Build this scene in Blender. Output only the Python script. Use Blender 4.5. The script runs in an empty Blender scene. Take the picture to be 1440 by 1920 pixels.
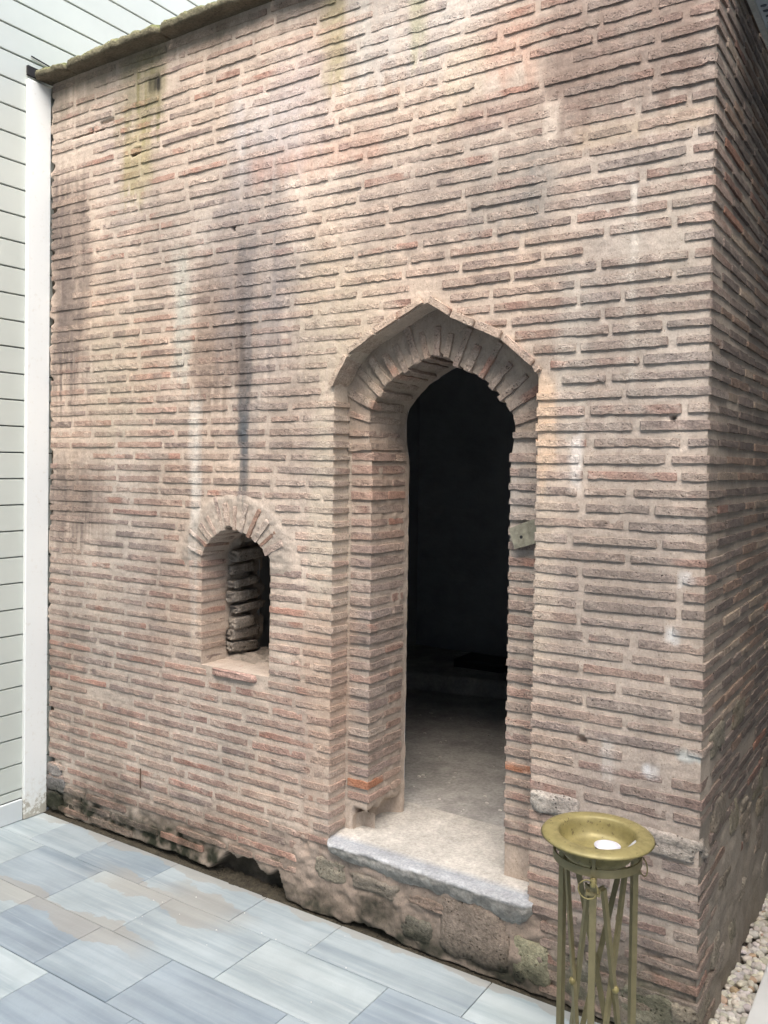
import bpy, math, random
import numpy as np
from mathutils import Vector, Matrix

S = bpy.context.scene
COL = S.collection
rng = np.random.default_rng(7)
random.seed(7)

# ------------------------------------------------------------------ camera
cam_d = bpy.data.cameras.new('camera')
cam = bpy.data.objects.new('camera', cam_d)
COL.objects.link(cam)
yaw, pit, rol = (math.radians(a) for a in (-33.35, 1.05, 0.8))
fw = np.array([math.sin(yaw)*math.cos(pit), math.cos(yaw)*math.cos(pit), -math.sin(pit)])
r0 = np.array([math.cos(yaw), -math.sin(yaw), 0.0])
u0 = np.cross(r0, fw)
rt = math.cos(rol)*r0 + math.sin(rol)*u0
up = -math.sin(rol)*r0 + math.cos(rol)*u0
CAM = np.array([0.0, -2.8, 1.86])
M = Matrix.Identity(4)
for i in range(3):
    M[i][0], M[i][1], M[i][2], M[i][3] = rt[i], up[i], -fw[i], CAM[i]
cam.matrix_world = M
cam_d.sensor_fit = 'VERTICAL'
cam_d.sensor_height = 36.0
cam_d.lens = 1604.0/1920.0*36.0
cam_d.shift_y = -55.0/1920.0
cam_d.clip_start = 0.05
cam_d.clip_end = 500.0
S.camera = cam

# ------------------------------------------------------------------ sky, sun, exposure
SUN_EL, SUN_AZ = 54.0, 158.0        # azimuth clockwise from +y: veiled high sun behind the viewer
world = bpy.data.worlds.new('World')
S.world = world
world.use_nodes = True
wn = world.node_tree
bg = wn.nodes['Background']
sky = wn.nodes.new('ShaderNodeTexSky')
sky.sky_type = 'NISHITA'
sky.sun_disc = False
sky.sun_elevation = math.radians(SUN_EL)
sky.sun_rotation = math.radians(SUN_AZ)
sky.air_density = 1.0
sky.dust_density = 4.0
sky.ozone_density = 0.6
wn.links.new(sky.outputs['Color'], bg.inputs['Color'])
bg.inputs['Strength'].default_value = 0.14
sun_d = bpy.data.lights.new('sun', 'SUN')
sun_d.energy = 1.5
sun_d.angle = math.radians(70)
sun_d.color = (1.0, 0.965, 0.925)
sun = bpy.data.objects.new('sun', sun_d)
COL.objects.link(sun)
_az, _el = math.radians(SUN_AZ), math.radians(SUN_EL)
_dir = Vector((math.sin(_az)*math.cos(_el), math.cos(_az)*math.cos(_el), math.sin(_el)))
sun.rotation_euler = (-_dir).to_track_quat('-Z', 'Y').to_euler()
sun.location = _dir*20
S.view_settings.view_transform = 'Standard'
S.view_settings.look = 'None'
S.view_settings.gamma = 1.0
S.view_settings.use_curve_mapping = False
S.view_settings.exposure = 1.97
S.cycles.max_bounces = 8
S.cycles.diffuse_bounces = 5

# ------------------------------------------------------------------ numpy noise
def _h(ix, iy, iz, s):
    n = (ix.astype(np.int64)*374761393 + iy.astype(np.int64)*668265263 + iz.astype(np.int64)*2147483647 + s*974634777) & 0xffffffff
    n = ((n ^ (n >> 13))*1274126177) & 0xffffffff
    n = ((n ^ (n >> 16))*2246822519) & 0xffffffff
    return ((n ^ (n >> 15)) & 0xffffff)/16777215.0
def vn(x, y, s=0, z=None):
    x = np.asarray(x, float); y = np.asarray(y, float)
    x, y = np.broadcast_arrays(x, y)
    if z is None:
        ix, iy = np.floor(x), np.floor(y); fx, fy = x-ix, y-iy
        fx = fx*fx*(3-2*fx); fy = fy*fy*(3-2*fy); o = np.zeros_like(ix)
        a, b, c, d = _h(ix, iy, o, s), _h(ix+1, iy, o, s), _h(ix, iy+1, o, s), _h(ix+1, iy+1, o, s)
        return (a+(b-a)*fx)*(1-fy)+(c+(d-c)*fx)*fy
    z = np.asarray(z, float); x, y, z = np.broadcast_arrays(x, y, z)
    iz = np.floor(z); fz = z-iz; fz = fz*fz*(3-2*fz)
    ix, iy = np.floor(x), np.floor(y); fx, fy = x-ix, y-iy
    fx = fx*fx*(3-2*fx); fy = fy*fy*(3-2*fy)
    def pl(k):
        a, b, c, d = _h(ix, iy, k, s), _h(ix+1, iy, k, s), _h(ix, iy+1, k, s), _h(ix+1, iy+1, k, s)
        return (a+(b-a)*fx)*(1-fy)+(c+(d-c)*fx)*fy
    return pl(iz)*(1-fz)+pl(iz+1)*fz
def fbm(x, y, o=4, s=0, z=None):
    t = 0.0; a = 0.5; f = 1.0; n = 0.0
    for k in range(o):
        t = t+a*(vn(np.asarray(x)*f, np.asarray(y)*f, s+k*17, None if z is None else np.asarray(z)*f)-0.5)*2
        n += a; a *= 0.5; f *= 2.03
    return t/n
def sst(a, b, x):
    t = np.clip((np.asarray(x, float)-a)/(b-a), 0, 1)
    return t*t*(3-2*t)

# ------------------------------------------------------------------ object helpers
def tag(o, label=None, cat=None, group=None, kind=None):
    if label: o['label'] = label
    if cat: o['category'] = cat
    if group: o['group'] = group
    if kind: o['kind'] = kind
    return o
def empty(name, loc=(0, 0, 0)):
    o = bpy.data.objects.new(name, None)
    o.location = loc
    o.empty_display_size = 0.1
    COL.objects.link(o)
    return o
def mesh_obj(name, V, F, mat, parent=None, col=None, smooth=False):
    V = np.asarray(V, np.float32).reshape(-1, 3)
    me = bpy.data.meshes.new(name)
    if isinstance(F, np.ndarray) and F.ndim == 2:
        n, k = F.shape
        me.vertices.add(len(V)); me.vertices.foreach_set('co', V.ravel())
        me.loops.add(n*k); me.loops.foreach_set('vertex_index', F.astype(np.int32).ravel())
        me.polygons.add(n)
        me.polygons.foreach_set('loop_start', np.arange(0, n*k, k, dtype=np.int32))
        me.update(calc_edges=True)
    else:
        me.from_pydata(V.tolist(), [], [list(map(int, f)) for f in F])
        me.update()
    if col is not None:
        at = me.attributes.new('Col', 'FLOAT_COLOR', 'POINT')
        c = np.ones((len(V), 4), np.float32); c[:, :3] = np.clip(col, 0.004, 0.9)
        at.data.foreach_set('color', c.ravel())
    me.polygons.foreach_set('use_smooth', np.full(len(me.polygons), smooth))
    me.materials.append(mat)
    o = bpy.data.objects.new(name, me)
    COL.objects.link(o)
    if parent is not None:
        o.parent = parent
        if parent.type == 'EMPTY' or parent.location.length > 0:
            o.matrix_parent_inverse = Matrix.Translation(parent.location).inverted()
    return o
def box(x0, x1, y0, y1, z0, z1):
    V = [(x0, y0, z0), (x1, y0, z0), (x1, y1, z0), (x0, y1, z0), (x0, y0, z1), (x1, y0, z1), (x1, y1, z1), (x0, y1, z1)]
    F = [(0, 3, 2, 1), (4, 5, 6, 7), (0, 1, 5, 4), (1, 2, 6, 5), (2, 3, 7, 6), (3, 0, 4, 7)]
    return np.array(V, float), F
def bevel_box(x0, x1, y0, y1, z0, z1, b):
    """box whose four upper edges and four upright edges are chamfered"""
    def ring(i, z):
        return [(x0+i, y0+b, z), (x0+b, y0+i, z), (x1-b, y0+i, z), (x1-i, y0+b, z), (x1-i, y1-b, z), (x1-b, y1-i, z), (x0+b, y1-i, z), (x0+i, y1-b, z)]
    V = ring(0, z0)+ring(0, z1-b)+[(x0+b, y0+b, z1)]*0
    V += [(x0+b, y0+b, z1), (x1-b, y0+b, z1), (x1-b, y1-b, z1), (x0+b, y1-b, z1)]
    F = [(i, (i+1) % 8, 8+(i+1) % 8, 8+i) for i in range(8)]
    F += [(9, 10, 17, 16), (11, 12, 18, 17), (13, 14, 19, 18), (15, 8, 16, 19), (8, 9, 16), (10, 11, 17), (12, 13, 18), (14, 15, 19), (16, 17, 18, 19), tuple(range(7, -1, -1))]
    return np.array(V, float), F
def join(parts):
    V, F, n = [], [], 0
    for v, f in parts:
        V.append(np.asarray(v, float)); F += [tuple(i+n for i in q) for q in f]; n += len(v)
    return np.vstack(V), F
def tube(p, q, r, n=8, r2=None):
    p, q = np.array(p, float), np.array(q, float); d = q-p; d /= np.linalg.norm(d)
    a = np.cross(d, (0, 0, 1.0)) if abs(d[2]) < .9 else np.cross(d, (1.0, 0, 0)); a /= np.linalg.norm(a); b = np.cross(d, a)
    V = []; r2 = r if r2 is None else r2
    for c, rr in ((p, r), (q, r2)):
        V += [c+rr*(math.cos(t)*a+math.sin(t)*b) for t in np.linspace(0, 2*math.pi, n, endpoint=False)]
    F = [(i, (i+1) % n, n+(i+1) % n, n+i) for i in range(n)]+[tuple(range(n-1, -1, -1)), tuple(range(n, 2*n))]
    return np.array(V), F
def lathe(prof, n=48, c=(0, 0, 0)):
    V = []; m = len(prof)
    for i in range(n):
        t = 2*math.pi*i/n
        V += [(c[0]+r*math.cos(t), c[1]+r*math.sin(t), c[2]+z) for r, z in prof]
    F = [(i*m+j, ((i+1) % n)*m+j, ((i+1) % n)*m+j+1, i*m+j+1) for i in range(n) for j in range(m-1)]
    return np.array(V), F
def ringtube(c, ax, R, r, n=28, m=8):
    c = np.array(c, float); ax = np.array(ax, float); ax /= np.linalg.norm(ax)
    a = np.cross(ax, (0, 0, 1.0)); a = a if np.linalg.norm(a) > .1 else np.cross(ax, (1.0, 0, 0)); a /= np.linalg.norm(a); b = np.cross(ax, a)
    V = []
    for i in range(n):
        t = 2*math.pi*i/n; d = math.cos(t)*a+math.sin(t)*b
        V += [c+d*(R+r*math.cos(s))+ax*r*math.sin(s) for s in np.linspace(0, 2*math.pi, m, endpoint=False)]
    F = [(i*m+j, ((i+1) % n)*m+j, ((i+1) % n)*m+(j+1) % m, i*m+(j+1) % m) for i in range(n) for j in range(m)]
    return np.array(V), F
def lump(c, size, seed, amp=.12, pw=3.5, n=7, f=2.2):
    """a rough stone: rounded block with noise relief"""
    V = []; F = []; idx = {}
    def vid(p):
        k = tuple(np.round(p, 6))
        if k not in idx: idx[k] = len(V); V.append(p)
        return idx[k]
    L = np.linspace(-1, 1, n+1)
    for ax in range(3):
        for sg in (-1, 1):
            for i in range(n):
                for j in range(n):
                    q = []
                    for a, b in ((i, j), (i+1, j), (i+1, j+1), (i, j+1)):
                        p = [0, 0, 0]; p[ax] = sg; p[(ax+1) % 3] = L[a]; p[(ax+2) % 3] = L[b]; q.append(vid(p))
                    F.append(tuple(q if sg > 0 else q[::-1]))
    P = np.array(V, float)
    P = P/(np.sum(np.abs(P)**pw, axis=1)**(1/pw))[:, None]
    d = 1+amp*fbm(P[:, 0]*f+seed*3.1, P[:, 1]*f, 4, seed, P[:, 2]*f)*1.6
    P = P*d[:, None]
    return P*np.array(size)/2+np.array(c), F

# ------------------------------------------------------------------ materials
def newmat(name):
    m = bpy.data.materials.new(name); m.use_nodes = True
    nt = m.node_tree; b = nt.nodes['Principled BSDF']
    return m, nt, b
def N(nt, t, **kw):
    n = nt.nodes.new(t)
    for k, v in kw.items():
        if k.startswith('i_'): n.inputs[k[2:].replace('_', ' ')].default_value = v
        else: setattr(n, k, v)
    return n
def ramp(nt, src, stops):
    r = N(nt, 'ShaderNodeValToRGB'); nt.links.new(src, r.inputs['Fac'])
    e = r.color_ramp.elements
    while len(e) < len(stops): e.new(0.5)
    for k, (p, c) in enumerate(stops):
        e[k].position = p; e[k].color = (c, c, c, 1) if np.isscalar(c) else (*c, 1)
    return r.outputs['Color']
def mul(nt, a, b, fac=1.0, mode='MULTIPLY'):
    m = N(nt, 'ShaderNodeMix', data_type='RGBA', blend_type=mode)
    if isinstance(fac, float): m.inputs['Factor'].default_value = fac
    else: nt.links.new(fac, m.inputs['Factor'])
    for s, k in ((a, 6), (b, 7)):
        if isinstance(s, tuple): m.inputs[k].default_value = (*s, 1)
        else: nt.links.new(s, m.inputs[k])
    return m.outputs[2]
def noise(nt, vec, scale, detail=4, rough=.6):
    n = N(nt, 'ShaderNodeTexNoise'); n.inputs['Scale'].default_value = scale
    n.inputs['Detail'].default_value = detail; n.inputs['Roughness'].default_value = rough
    nt.links.new(vec, n.inputs['Vector']); return n.outputs['Fac']
def masonry(name, vary, bump_d, s_fine, pits=0.0, rough=.92, stretch=None):
    """colour comes from the piece (attribute Col); grain, pits and relief from world-space noise"""
    m, nt, b = newmat(name)
    g = N(nt, 'ShaderNodeNewGeometry'); pos = g.outputs['Position']
    if stretch:
        mp = N(nt, 'ShaderNodeMapping'); mp.inputs['Scale'].default_value = stretch
        nt.links.new(pos, mp.inputs['Vector']); pos2 = mp.outputs['Vector']
    else: pos2 = pos
    at = N(nt, 'ShaderNodeAttribute', attribute_name='Col')
    f1 = noise(nt, pos2, s_fine, 5, .65); f2 = noise(nt, pos, s_fine*.22, 4, .6)
    c = mul(nt, at.outputs['Color'], ramp(nt, f1, [(.35, 1-vary), (.66, 1+vary*.8)]))
    c = mul(nt, c, ramp(nt, f2, [(.3, 1-vary*.7), (.7, 1+vary*.6)]))
    h = N(nt, 'ShaderNodeMath', operation='ADD'); nt.links.new(f1, h.inputs[0])
    h2 = N(nt, 'ShaderNodeMath', operation='MULTIPLY'); nt.links.new(f2, h2.inputs[0]); h2.inputs[1].default_value = 1.6
    nt.links.new(h2.outputs[0], h.inputs[1]); hh = h.outputs[0]
    if pits:
        vo = N(nt, 'ShaderNodeTexVoronoi'); vo.inputs['Scale'].default_value = s_fine*.75
        nt.links.new(pos, vo.inputs['Vector'])
        pn = noise(nt, pos, s_fine*.3, 2)
        pm = N(nt, 'ShaderNodeMath', operation='MULTIPLY')
        nt.links.new(ramp(nt, vo.outputs['Distance'], [(.08, 1.0), (.3, 0.0)]), pm.inputs[0])
        nt.links.new(ramp(nt, pn, [(.48, 0.0), (.6, 1.0)]), pm.inputs[1])
        c = mul(nt, c, (.46, .41, .38), pm.outputs[0])
        sb = N(nt, 'ShaderNodeMath', operation='MULTIPLY_ADD'); nt.links.new(pm.outputs[0], sb.inputs[0]); sb.inputs[1].default_value = -pits
        nt.links.new(hh, sb.inputs[2]); hh = sb.outputs[0]
    nt.links.new(c, b.inputs['Base Color'])
    bp = N(nt, 'ShaderNodeBump'); bp.inputs['Strength'].default_value = 1.0; bp.inputs['Distance'].default_value = bump_d
    nt.links.new(hh, bp.inputs['Height']); nt.links.new(bp.outputs['Normal'], b.inputs['Normal'])
    b.inputs['Roughness'].default_value = rough
    b.inputs['Specular IOR Level'].default_value = .25
    return m
M_BRICK = masonry('fired_brick', .27, .0042, 140, pits=1.3)
M_MORTAR = masonry('lime_mortar', .12, .0018, 150, pits=.25, stretch=(1, 1, .55))
M_STONE = masonry('rubble_stone', .30, .006, 95, pits=1.4)
M_PLASTER = masonry('dusty_plaster', .2, .002, 60)

def plain(name, col, rough=.6, metal=0.0, vary=.08, scale=30, bump=0.0):
    m, nt, b = newmat(name)
    g = N(nt, 'ShaderNodeNewGeometry')
    f = noise(nt, g.outputs['Position'], scale, 5, .6)
    c = mul(nt, col, ramp(nt, f, [(.3, 1-vary), (.7, 1+vary)]))
    nt.links.new(c, b.inputs['Base Color'])
    b.inputs['Roughness'].default_value = rough; b.inputs['Metallic'].default_value = metal
    if bump:
        bp = N(nt, 'ShaderNodeBump'); bp.inputs['Distance'].default_value = bump; nt.links.new(f, bp.inputs['Height']); nt.links.new(bp.outputs['Normal'], b.inputs['Normal'])
    return m

# ------------------------------------------------------------------ the wall: outlines and colour field
XL, XR, ZT = -3.99, -0.63, 3.84
DEP1, DEP2 = 0.11, 0.36            # recess plane, inner end of the doorway
def densify(P, step, closed=False):
    P = np.array(P, float); out = []
    n = len(P) if closed else len(P)-1
    for i in range(n):
        a, b = P[i], P[(i+1) % len(P)]; k = max(1, int(round(np.linalg.norm(b-a)/step)))
        out += [a+(b-a)*t/k for t in range(k)]
    if not closed: out.append(P[-1])
    return np.array(out)
def smoothline(P, it=2, keep=()):
    """corner-cutting of a polyline, keeping the ends and the points in keep sharp"""
    P = [np.array(p, float) for p in P]; keepP = [tuple(P[k]) for k in keep]
    for _ in range(it):
        Q = [P[0]]
        for i in range(1, len(P)-1):
            if tuple(P[i]) in keepP: Q.append(P[i]); continue
            Q += [P[i]*.75+P[i-1]*.25, P[i]*.75+P[i+1]*.25]
        P = Q+[P[-1]]
    return np.array(P)
ARCH_O = smoothline([(-2.098, 2.178), (-2.072, 2.245), (-2.010, 2.315), (-1.966, 2.348), (-1.846, 2.402), (-1.661, 2.488), (-1.535, 2.405), (-1.379, 2.342), (-1.270, 2.272), (-1.204, 2.188)], 1, keep=(5,))
ARCH_I = smoothline([(-1.976, 1.90), (-1.992, 1.98), (-1.992, 2.08), (-1.968, 2.135), (-1.896, 2.207), (-1.808, 2.257), (-1.734, 2.291), (-1.662, 2.312), (-1.574, 2.250), (-1.475, 2.205), (-1.408, 2.146), (-1.350, 2.070), (-1.334, 2.02), (-1.345, 1.945), (-1.352, 1.90)], 1, keep=(7,))
ARCH_W = smoothline([(-2.838, 1.445), (-2.79, 1.51), (-2.70, 1.572), (-2.665, 1.592), (-2.60, 1.572), (-2.50, 1.535), (-2.42, 1.46)], 1, keep=(3,))
ZTHR, ZSILL = 0.335, 0.945
OUT_O = densify(np.vstack([[(-2.092, ZTHR-.03)], ARCH_O, [(-1.204, ZTHR-.03)]]), .012)
OUT_I = densify(np.vstack([[(-1.976, ZTHR-.03)], ARCH_I, [(-1.352, ZTHR-.03)]]), .012)
OUT_W = densify(np.vstack([[(-2.832, ZSILL)], ARCH_W, [(-2.424, ZSILL)]]), .012)
OUT_W = np.vstack([OUT_W, densify([(-2.424, ZSILL), (-2.832, ZSILL)], .012)[1:]])

def inside(poly, x, z):
    r = np.zeros(x.shape, bool); n = len(poly)
    for i in range(n):
        (x1, z1), (x2, z2) = poly[i], poly[(i+1) % n]
        if z1 == z2: continue
        c = ((z1 > z) != (z2 > z)) & (x < (x2-x1)*(z-z1)/(z2-z1)+x1)
        r ^= c
    return r
def nearest(poly, P, closed):
    best = np.full(len(P), 1e9); Q = P.copy(); n = len(poly) if closed else len(poly)-1
    for i in range(n):
        a, b = poly[i], poly[(i+1) % len(poly)]; ab = b-a; L = ab@ab
        if L < 1e-12: continue
        t = np.clip(((P-a)@ab)/L, 0, 1); q = a+t[:, None]*ab; d = np.linalg.norm(P-q, axis=1)
        m = d < best; best[m] = d[m]; Q[m] = q[m]
    return Q, best

# stains with a shape of their own, and one hole's painted dark: x0, x1, z0, z1, softness, colour, strength, break-up
STAINS = [
 (-3.95, -3.66, 2.20, 3.36, .06, (.19, .155, .135), 0.98, .5), (-3.96, -3.52, 1.42, 1.86, .08, (.19, .155, .135), 0.85, .6),
 (-3.95, -3.70, .25, 1.45, .12, (.19, .16, .14), 0.34, .6),
 (-3.42, -3.11, 3.42, 3.86, .05, (.17, .155, .07), .85, .5), (-3.37, -3.17, 3.10, 3.50, .06, (.30, .26, .11), 0.67, .5),
 (-3.95, -2.6, 3.74, 3.86, .05, (.15, .13, .09), 0.55, .7), (-3.10, -1.9, 3.70, 3.86, .06, (.18, .15, .11), 0.49, .8),
 (-3.215, -3.125, 3.615, 3.70, .018, (.012, .012, .012), 1.00, .9),
 (-2.622, -2.552, 2.0, 2.82, .012, (.05, .06, .07), 1.00, .35), (-2.640, -2.628, 2.3, 2.8, .006, (.07, .08, .09), 0.85, .5), (-2.608, -2.560, 1.68, 2.10, .010, (.08, .09, .10), 1.00, .4),
 (-2.66, -2.50, 2.0, 2.95, .05, (.22, .21, .20), 0.49, .6), (-2.91, -2.55, 2.16, 2.82, .05, (.17, .125, .10), 0.61, .4),
 (-3.035, -2.925, 2.26, 2.86, .025, (.43, .43, .38), 0.79, .5), (-2.68, -2.28, 3.05, 3.45, .08, (.50, .46, .46), 0.67, .6),
 (-2.45, -2.12, 3.10, 3.60, .07, (.42, .37, .36), 0.49, .6), (-2.165, -2.06, 3.42, 3.80, .025, (.29, .265, .14), .65, .5),
 (-2.06, -1.93, 3.38, 3.80, .04, (.52, .50, .40), 0.55, .5), (-1.98, -1.38, 3.32, 3.75, .08, (.54, .50, .435), .55, .6),
 (-1.76, -1.70, 3.42, 3.75, .02, (.36, .36, .24), 0.61, .5),
 (-1.48, -1.22, 3.24, 3.50, .05, (.45, .27, .20), .5, .6), (-1.57, -1.44, 3.14, 3.48, .03, (.62, .46, .33), 0.61, .5),
 (-2.55, -1.90, 3.04, 3.20, .04, (.40, .20, .14), 0.43, .7), (-1.24, -0.63, 3.0, 3.5, .08, (.20, .15, .125), .80, .4),
 (-1.58, -1.22, 3.05, 3.20, .05, (.24, .15, .12), 0.55, .5), (-1.52, -1.15, 2.62, 3.04, .08, (.235, .22, .20), .80, .45),
 (-1.09, -.63, 2.94, 3.02, .02, (.43, .345, .255), .5, .5), (-1.19, -1.145, 3.01, 3.13, .015, (.60, .52, .44), 0.85, .7),
 (-.885, -.868, 2.14, 2.83, .006, (.66, .62, .56), 0.92, .6), (-.925, -.83, 2.05, 2.75, .03, (.50, .46, .40), 0.55, .5),
 (-1.13, -1.02, 2.0, 2.55, .03, (.50, .44, .37), 0.43, .5),
 (-1.09, -1.048, 1.80, 1.98, .014, (.66, .62, .58), 0.92, .7), (-2.30, -1.85, 2.14, 2.74, .08, (.56, .42, .31), 0.55, .5),
 (-2.21, -2.085, 1.20, 2.17, .018, (.60, .47, .35), 0.73, .35), (-2.25, -2.085, .36, 1.3, .04, (.44, .31, .23), 0.43, .5), (-1.21, -1.145, 1.80, 2.20, .015, (.62, .47, .34), 0.79, .35),
 (-1.215, -1.12, 1.2, 1.8, .03, (.50, .43, .34), 0.43, .5),
 (-2.915, -2.858, .90, 2.20, .014, (.62, .58, .52), 0.73, .7), (-2.86, -2.84, 1.6, 2.2, .008, (.58, .55, .5), 0.61, .7),
 (-.706, -.674, 1.49, 1.54, .008, (.72, .72, .70), 1.00, .8), (-.745, -.70, 1.29, 1.36, .010, (.72, .72, .70), 0.98, .9), (-.812, -.762, .855, .90, .008, (.75, .77, .78), 1.00, .8),
 (-.952, -.91, .82, .96, .010, (.60, .58, .55), 0.73, .9), (-.70, -.63, .93, .97, .008, (.50, .53, .51), 1.00, .4),
 (-1.3, -.63, .30, 1.0, .15, (.25, .20, .18), 0.37, .7),
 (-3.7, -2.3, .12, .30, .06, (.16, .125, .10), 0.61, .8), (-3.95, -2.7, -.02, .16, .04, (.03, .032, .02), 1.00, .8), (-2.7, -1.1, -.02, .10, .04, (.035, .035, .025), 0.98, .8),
 (-1.93, -1.80, .02, .17, .055, (.02, .022, .015), 1.00, .9), (-1.1, -.63, -.02, .22, .06, (.13, .13, .085), 0.73, .8),  # near-black entry: moss and a hole's shade painted as one patch
 (-3.98, -3.30, 3.60, 3.86, .08, (.17, .15, .115), .55, .8), (-2.75, -2.30, 2.35, 3.20, .12, (.235, .21, .20), .75, .55), (-2.50, -2.20, 1.75, 2.45, .08, (.25, .205, .175), .45, .6),
 (-3.60, -3.20, 1.9, 2.6, .12, (.50, .40, .31), .40, .7), (-1.95, -1.50, 2.60, 3.05, .12, (.26, .215, .185), .60, .6), (-3.3, -2.9, .5, 1.5, .15, (.27, .215, .185), .45, .7), (-2.4, -2.2, .4, 1.0, .08, (.26, .20, .175), .4, .6), (-1.1, -.7, 1.0, 1.7, .12, (.27, .235, .21), .45, .7), (-1.05, -.80, 1.95, 2.6, .06, (.24, .20, .175), .40, .6),
 (-1.2, -.63, 3.3, 3.86, .1, (.27, .20, .165), .45, .6), (-.80, -.66, 2.2, 2.9, .05, (.50, .43, .35), .4, .6), (-3.3, -2.95, 2.7, 3.3, .08, (.30, .25, .21), .35, .7), (-2.25, -2.0, 2.5, 3.0, .06, (.52, .36, .27), .4, .6),
]
STAINS = [(*q[:5], tuple(min(v, .40+(v-.40)*.45) if max(q[5]) > .45 and q[1]-q[0] > .1 else v for v in q[5]), *q[6:]) for q in STAINS]
def apply_stains(x, z, c, gain=1.0):
    c = np.array(c, float).copy(); x = np.asarray(x, float); z = np.asarray(z, float)
    big = fbm(x*1.3+9, z*1.3, 3, 11); streak = fbm(x*15, z*1.1, 4, 12); blot = fbm(x*5, z*4, 4, 13); hue = fbm(x*2.1+4, z*1.7, 3, 14)
    k = 1+.17*big+.17*streak+.15*blot
    c *= k[:, None]
    c *= 1+hue[:, None]*np.array([.07, .0, -.07])
    # the mortar is peach in the middle of the wall and greyer towards the corner
    gr = sst(-1.3, -.8, x)[:, None]*.30
    lum = c.mean(axis=1, keepdims=True); c = c*(1-gr)+lum*np.array([1.06, 1.0, .93])*gr
    for n, (x0, x1, z0, z1, s, col, st, br) in enumerate(STAINS):
        m = (x > x0-2*s-.02) & (x < x1+2*s+.02) & (z > z0-3*s-.02) & (z < z1+3*s+.02)
        if not m.any(): continue
        xx = x[m]; zz = z[m]
        wob = s*.8*fbm(xx*3/max(s*8, .05), zz*6, 3, 31+n)
        wob = wob+min(.04, s)*1.2*fbm(xx*9, zz*3.5, 3, 33+n)
        drip = (z1-z0)*.35*(fbm(xx*45, zz*.6, 3, 34+n) if z1 > .4 else fbm(xx*12, zz*14, 4, 34+n)*1.3); tall = .12*(z1-z0)
        k = sst(x0-s, x0+s, xx+wob)*sst(-x1-s, -x1+s, -xx+wob)*sst(z0-tall, z0+tall+s, zz+drip)*sst(-z1-s*1.5, -z1+s*1.5+tall*.5, -zz+drip*.3)
        w = min(.25, max(.02, (x1-x0)))
        b = .5+.5*(fbm(xx*2.2/w, zz*2.5, 4, 57+n)*1.1+(fbm(xx*55, zz*3.0, 3, 58+n) if z1 > .4 else fbm(xx*26, zz*30, 3, 58+n))*.9)
        k = k*st*gain*np.clip(1-br+br*2*b*.75, 0, 1.25); k = np.clip(k, 0, 1)
        c[m] = c[m]*(1-k[:, None])+np.array(col)*k[:, None]
    return c

PITCH = .0545
def zc_at(c, x): return .045+c*PITCH+.008*fbm(x*.45, c*.11, 2, 51)+.0012*fbm(x*2.5, c*.9, 2, 52)
MORTAR = np.array([.488, .407, .336])
def cav(x):
    """height of the ragged lower edge of the masonry above the paving"""
    x = np.asarray(x, float)
    a = .006+.012*fbm(x*7, x*0+3, 4, 5)
    a = a+.10*sst(-2.78, -2.66, x)*sst(2.30, 2.36, -x)*(1+.4*fbm(x*14, x*0, 3, 6))
    a = a+.018*sst(-3.5, -3.2, x)*sst(2.7, 2.8, -x)
    a = a+.022*sst(-2.10, -2.02, x)*sst(1.72, 1.78, -x)*(1+1.2*fbm(x*16, x*0, 3, 7))
    return np.maximum(a, .006)
def front_depth(x, z):
    d = .0035*fbm(x*7, z*9, 4, 1)+.0022*fbm(x*38, z*52, 3, 2)
    d = d+.012*fbm(x*.8, z*.8, 2, 3)                                   # the wall is not flat
    edge = -3.955+.022*fbm(z*9, z*0, 4, 4)+.05*np.clip(fbm(z*27, z*0+5, 2, 8), 0, 1)
    d = d+.034*sst(0, .012, edge-x)
    ci = np.round((z-.045)/PITCH); tz = (z-zc_at(ci, x))/PITCH
    lay = sst(.28, .38, z+sst(-2.5, -2.2, -x)*.3)
    d = d+lay*.0008*sst(-.60, -.25, tz)*sst(-.18, -.23, tz)
    rub = sst(-.36, -.30, -z)*sst(-2.45, -2.2, x)                        # rubble and plaster under the threshold
    cells = np.abs(fbm(x*6.5, z*8, 3, 9))
    d = d+rub*(.004-.016*cells+.010*fbm(x*9, z*11, 3, 10)+.008*fbm(x*32, z*36, 3, 16))
    low = sst(-.22, -.12, -z)*(1-sst(-2.45, -2.2, x)); d = d+low*(.014*fbm(x*14, z*16, 3, 19)+.006)
    left = sst(3.82, 3.88, -x)*sst(-.32, -.26, -z); d = d+left*(.02*fbm(x*20, z*20, 3, 20)+.01)
    d = d+.075*sst(-.004, .014, cav(x)-z)
    rw = np.hypot((x+2.63)/1.0, (z-1.40)*1.0); ring = sst(.345, .31, rw)*sst(1.38, 1.44, z); d = d-ring*(.007+.006*fbm(x*25, z*25, 3, 17))
    for (hx, hz, hw, hh, dd) in ((-3.30, 3.362, .028, .013, .05), (-3.66, 3.53, .12, .010, .012), (-3.52, 3.548, .05, .014, .018), (-2.66, 2.905, .010, .014, .02), (-1.02, .94, .012, .010, .02), (-.74, 2.03, .008, .008, .02)):
        w = .008*fbm(x*40, z*40, 2, 21)
        d = d+dd*sst(-.006, .006, hw-np.abs(x-hx)+w)*sst(-.006, .006, hh-np.abs(z-hz)+w)
    return d

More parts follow.
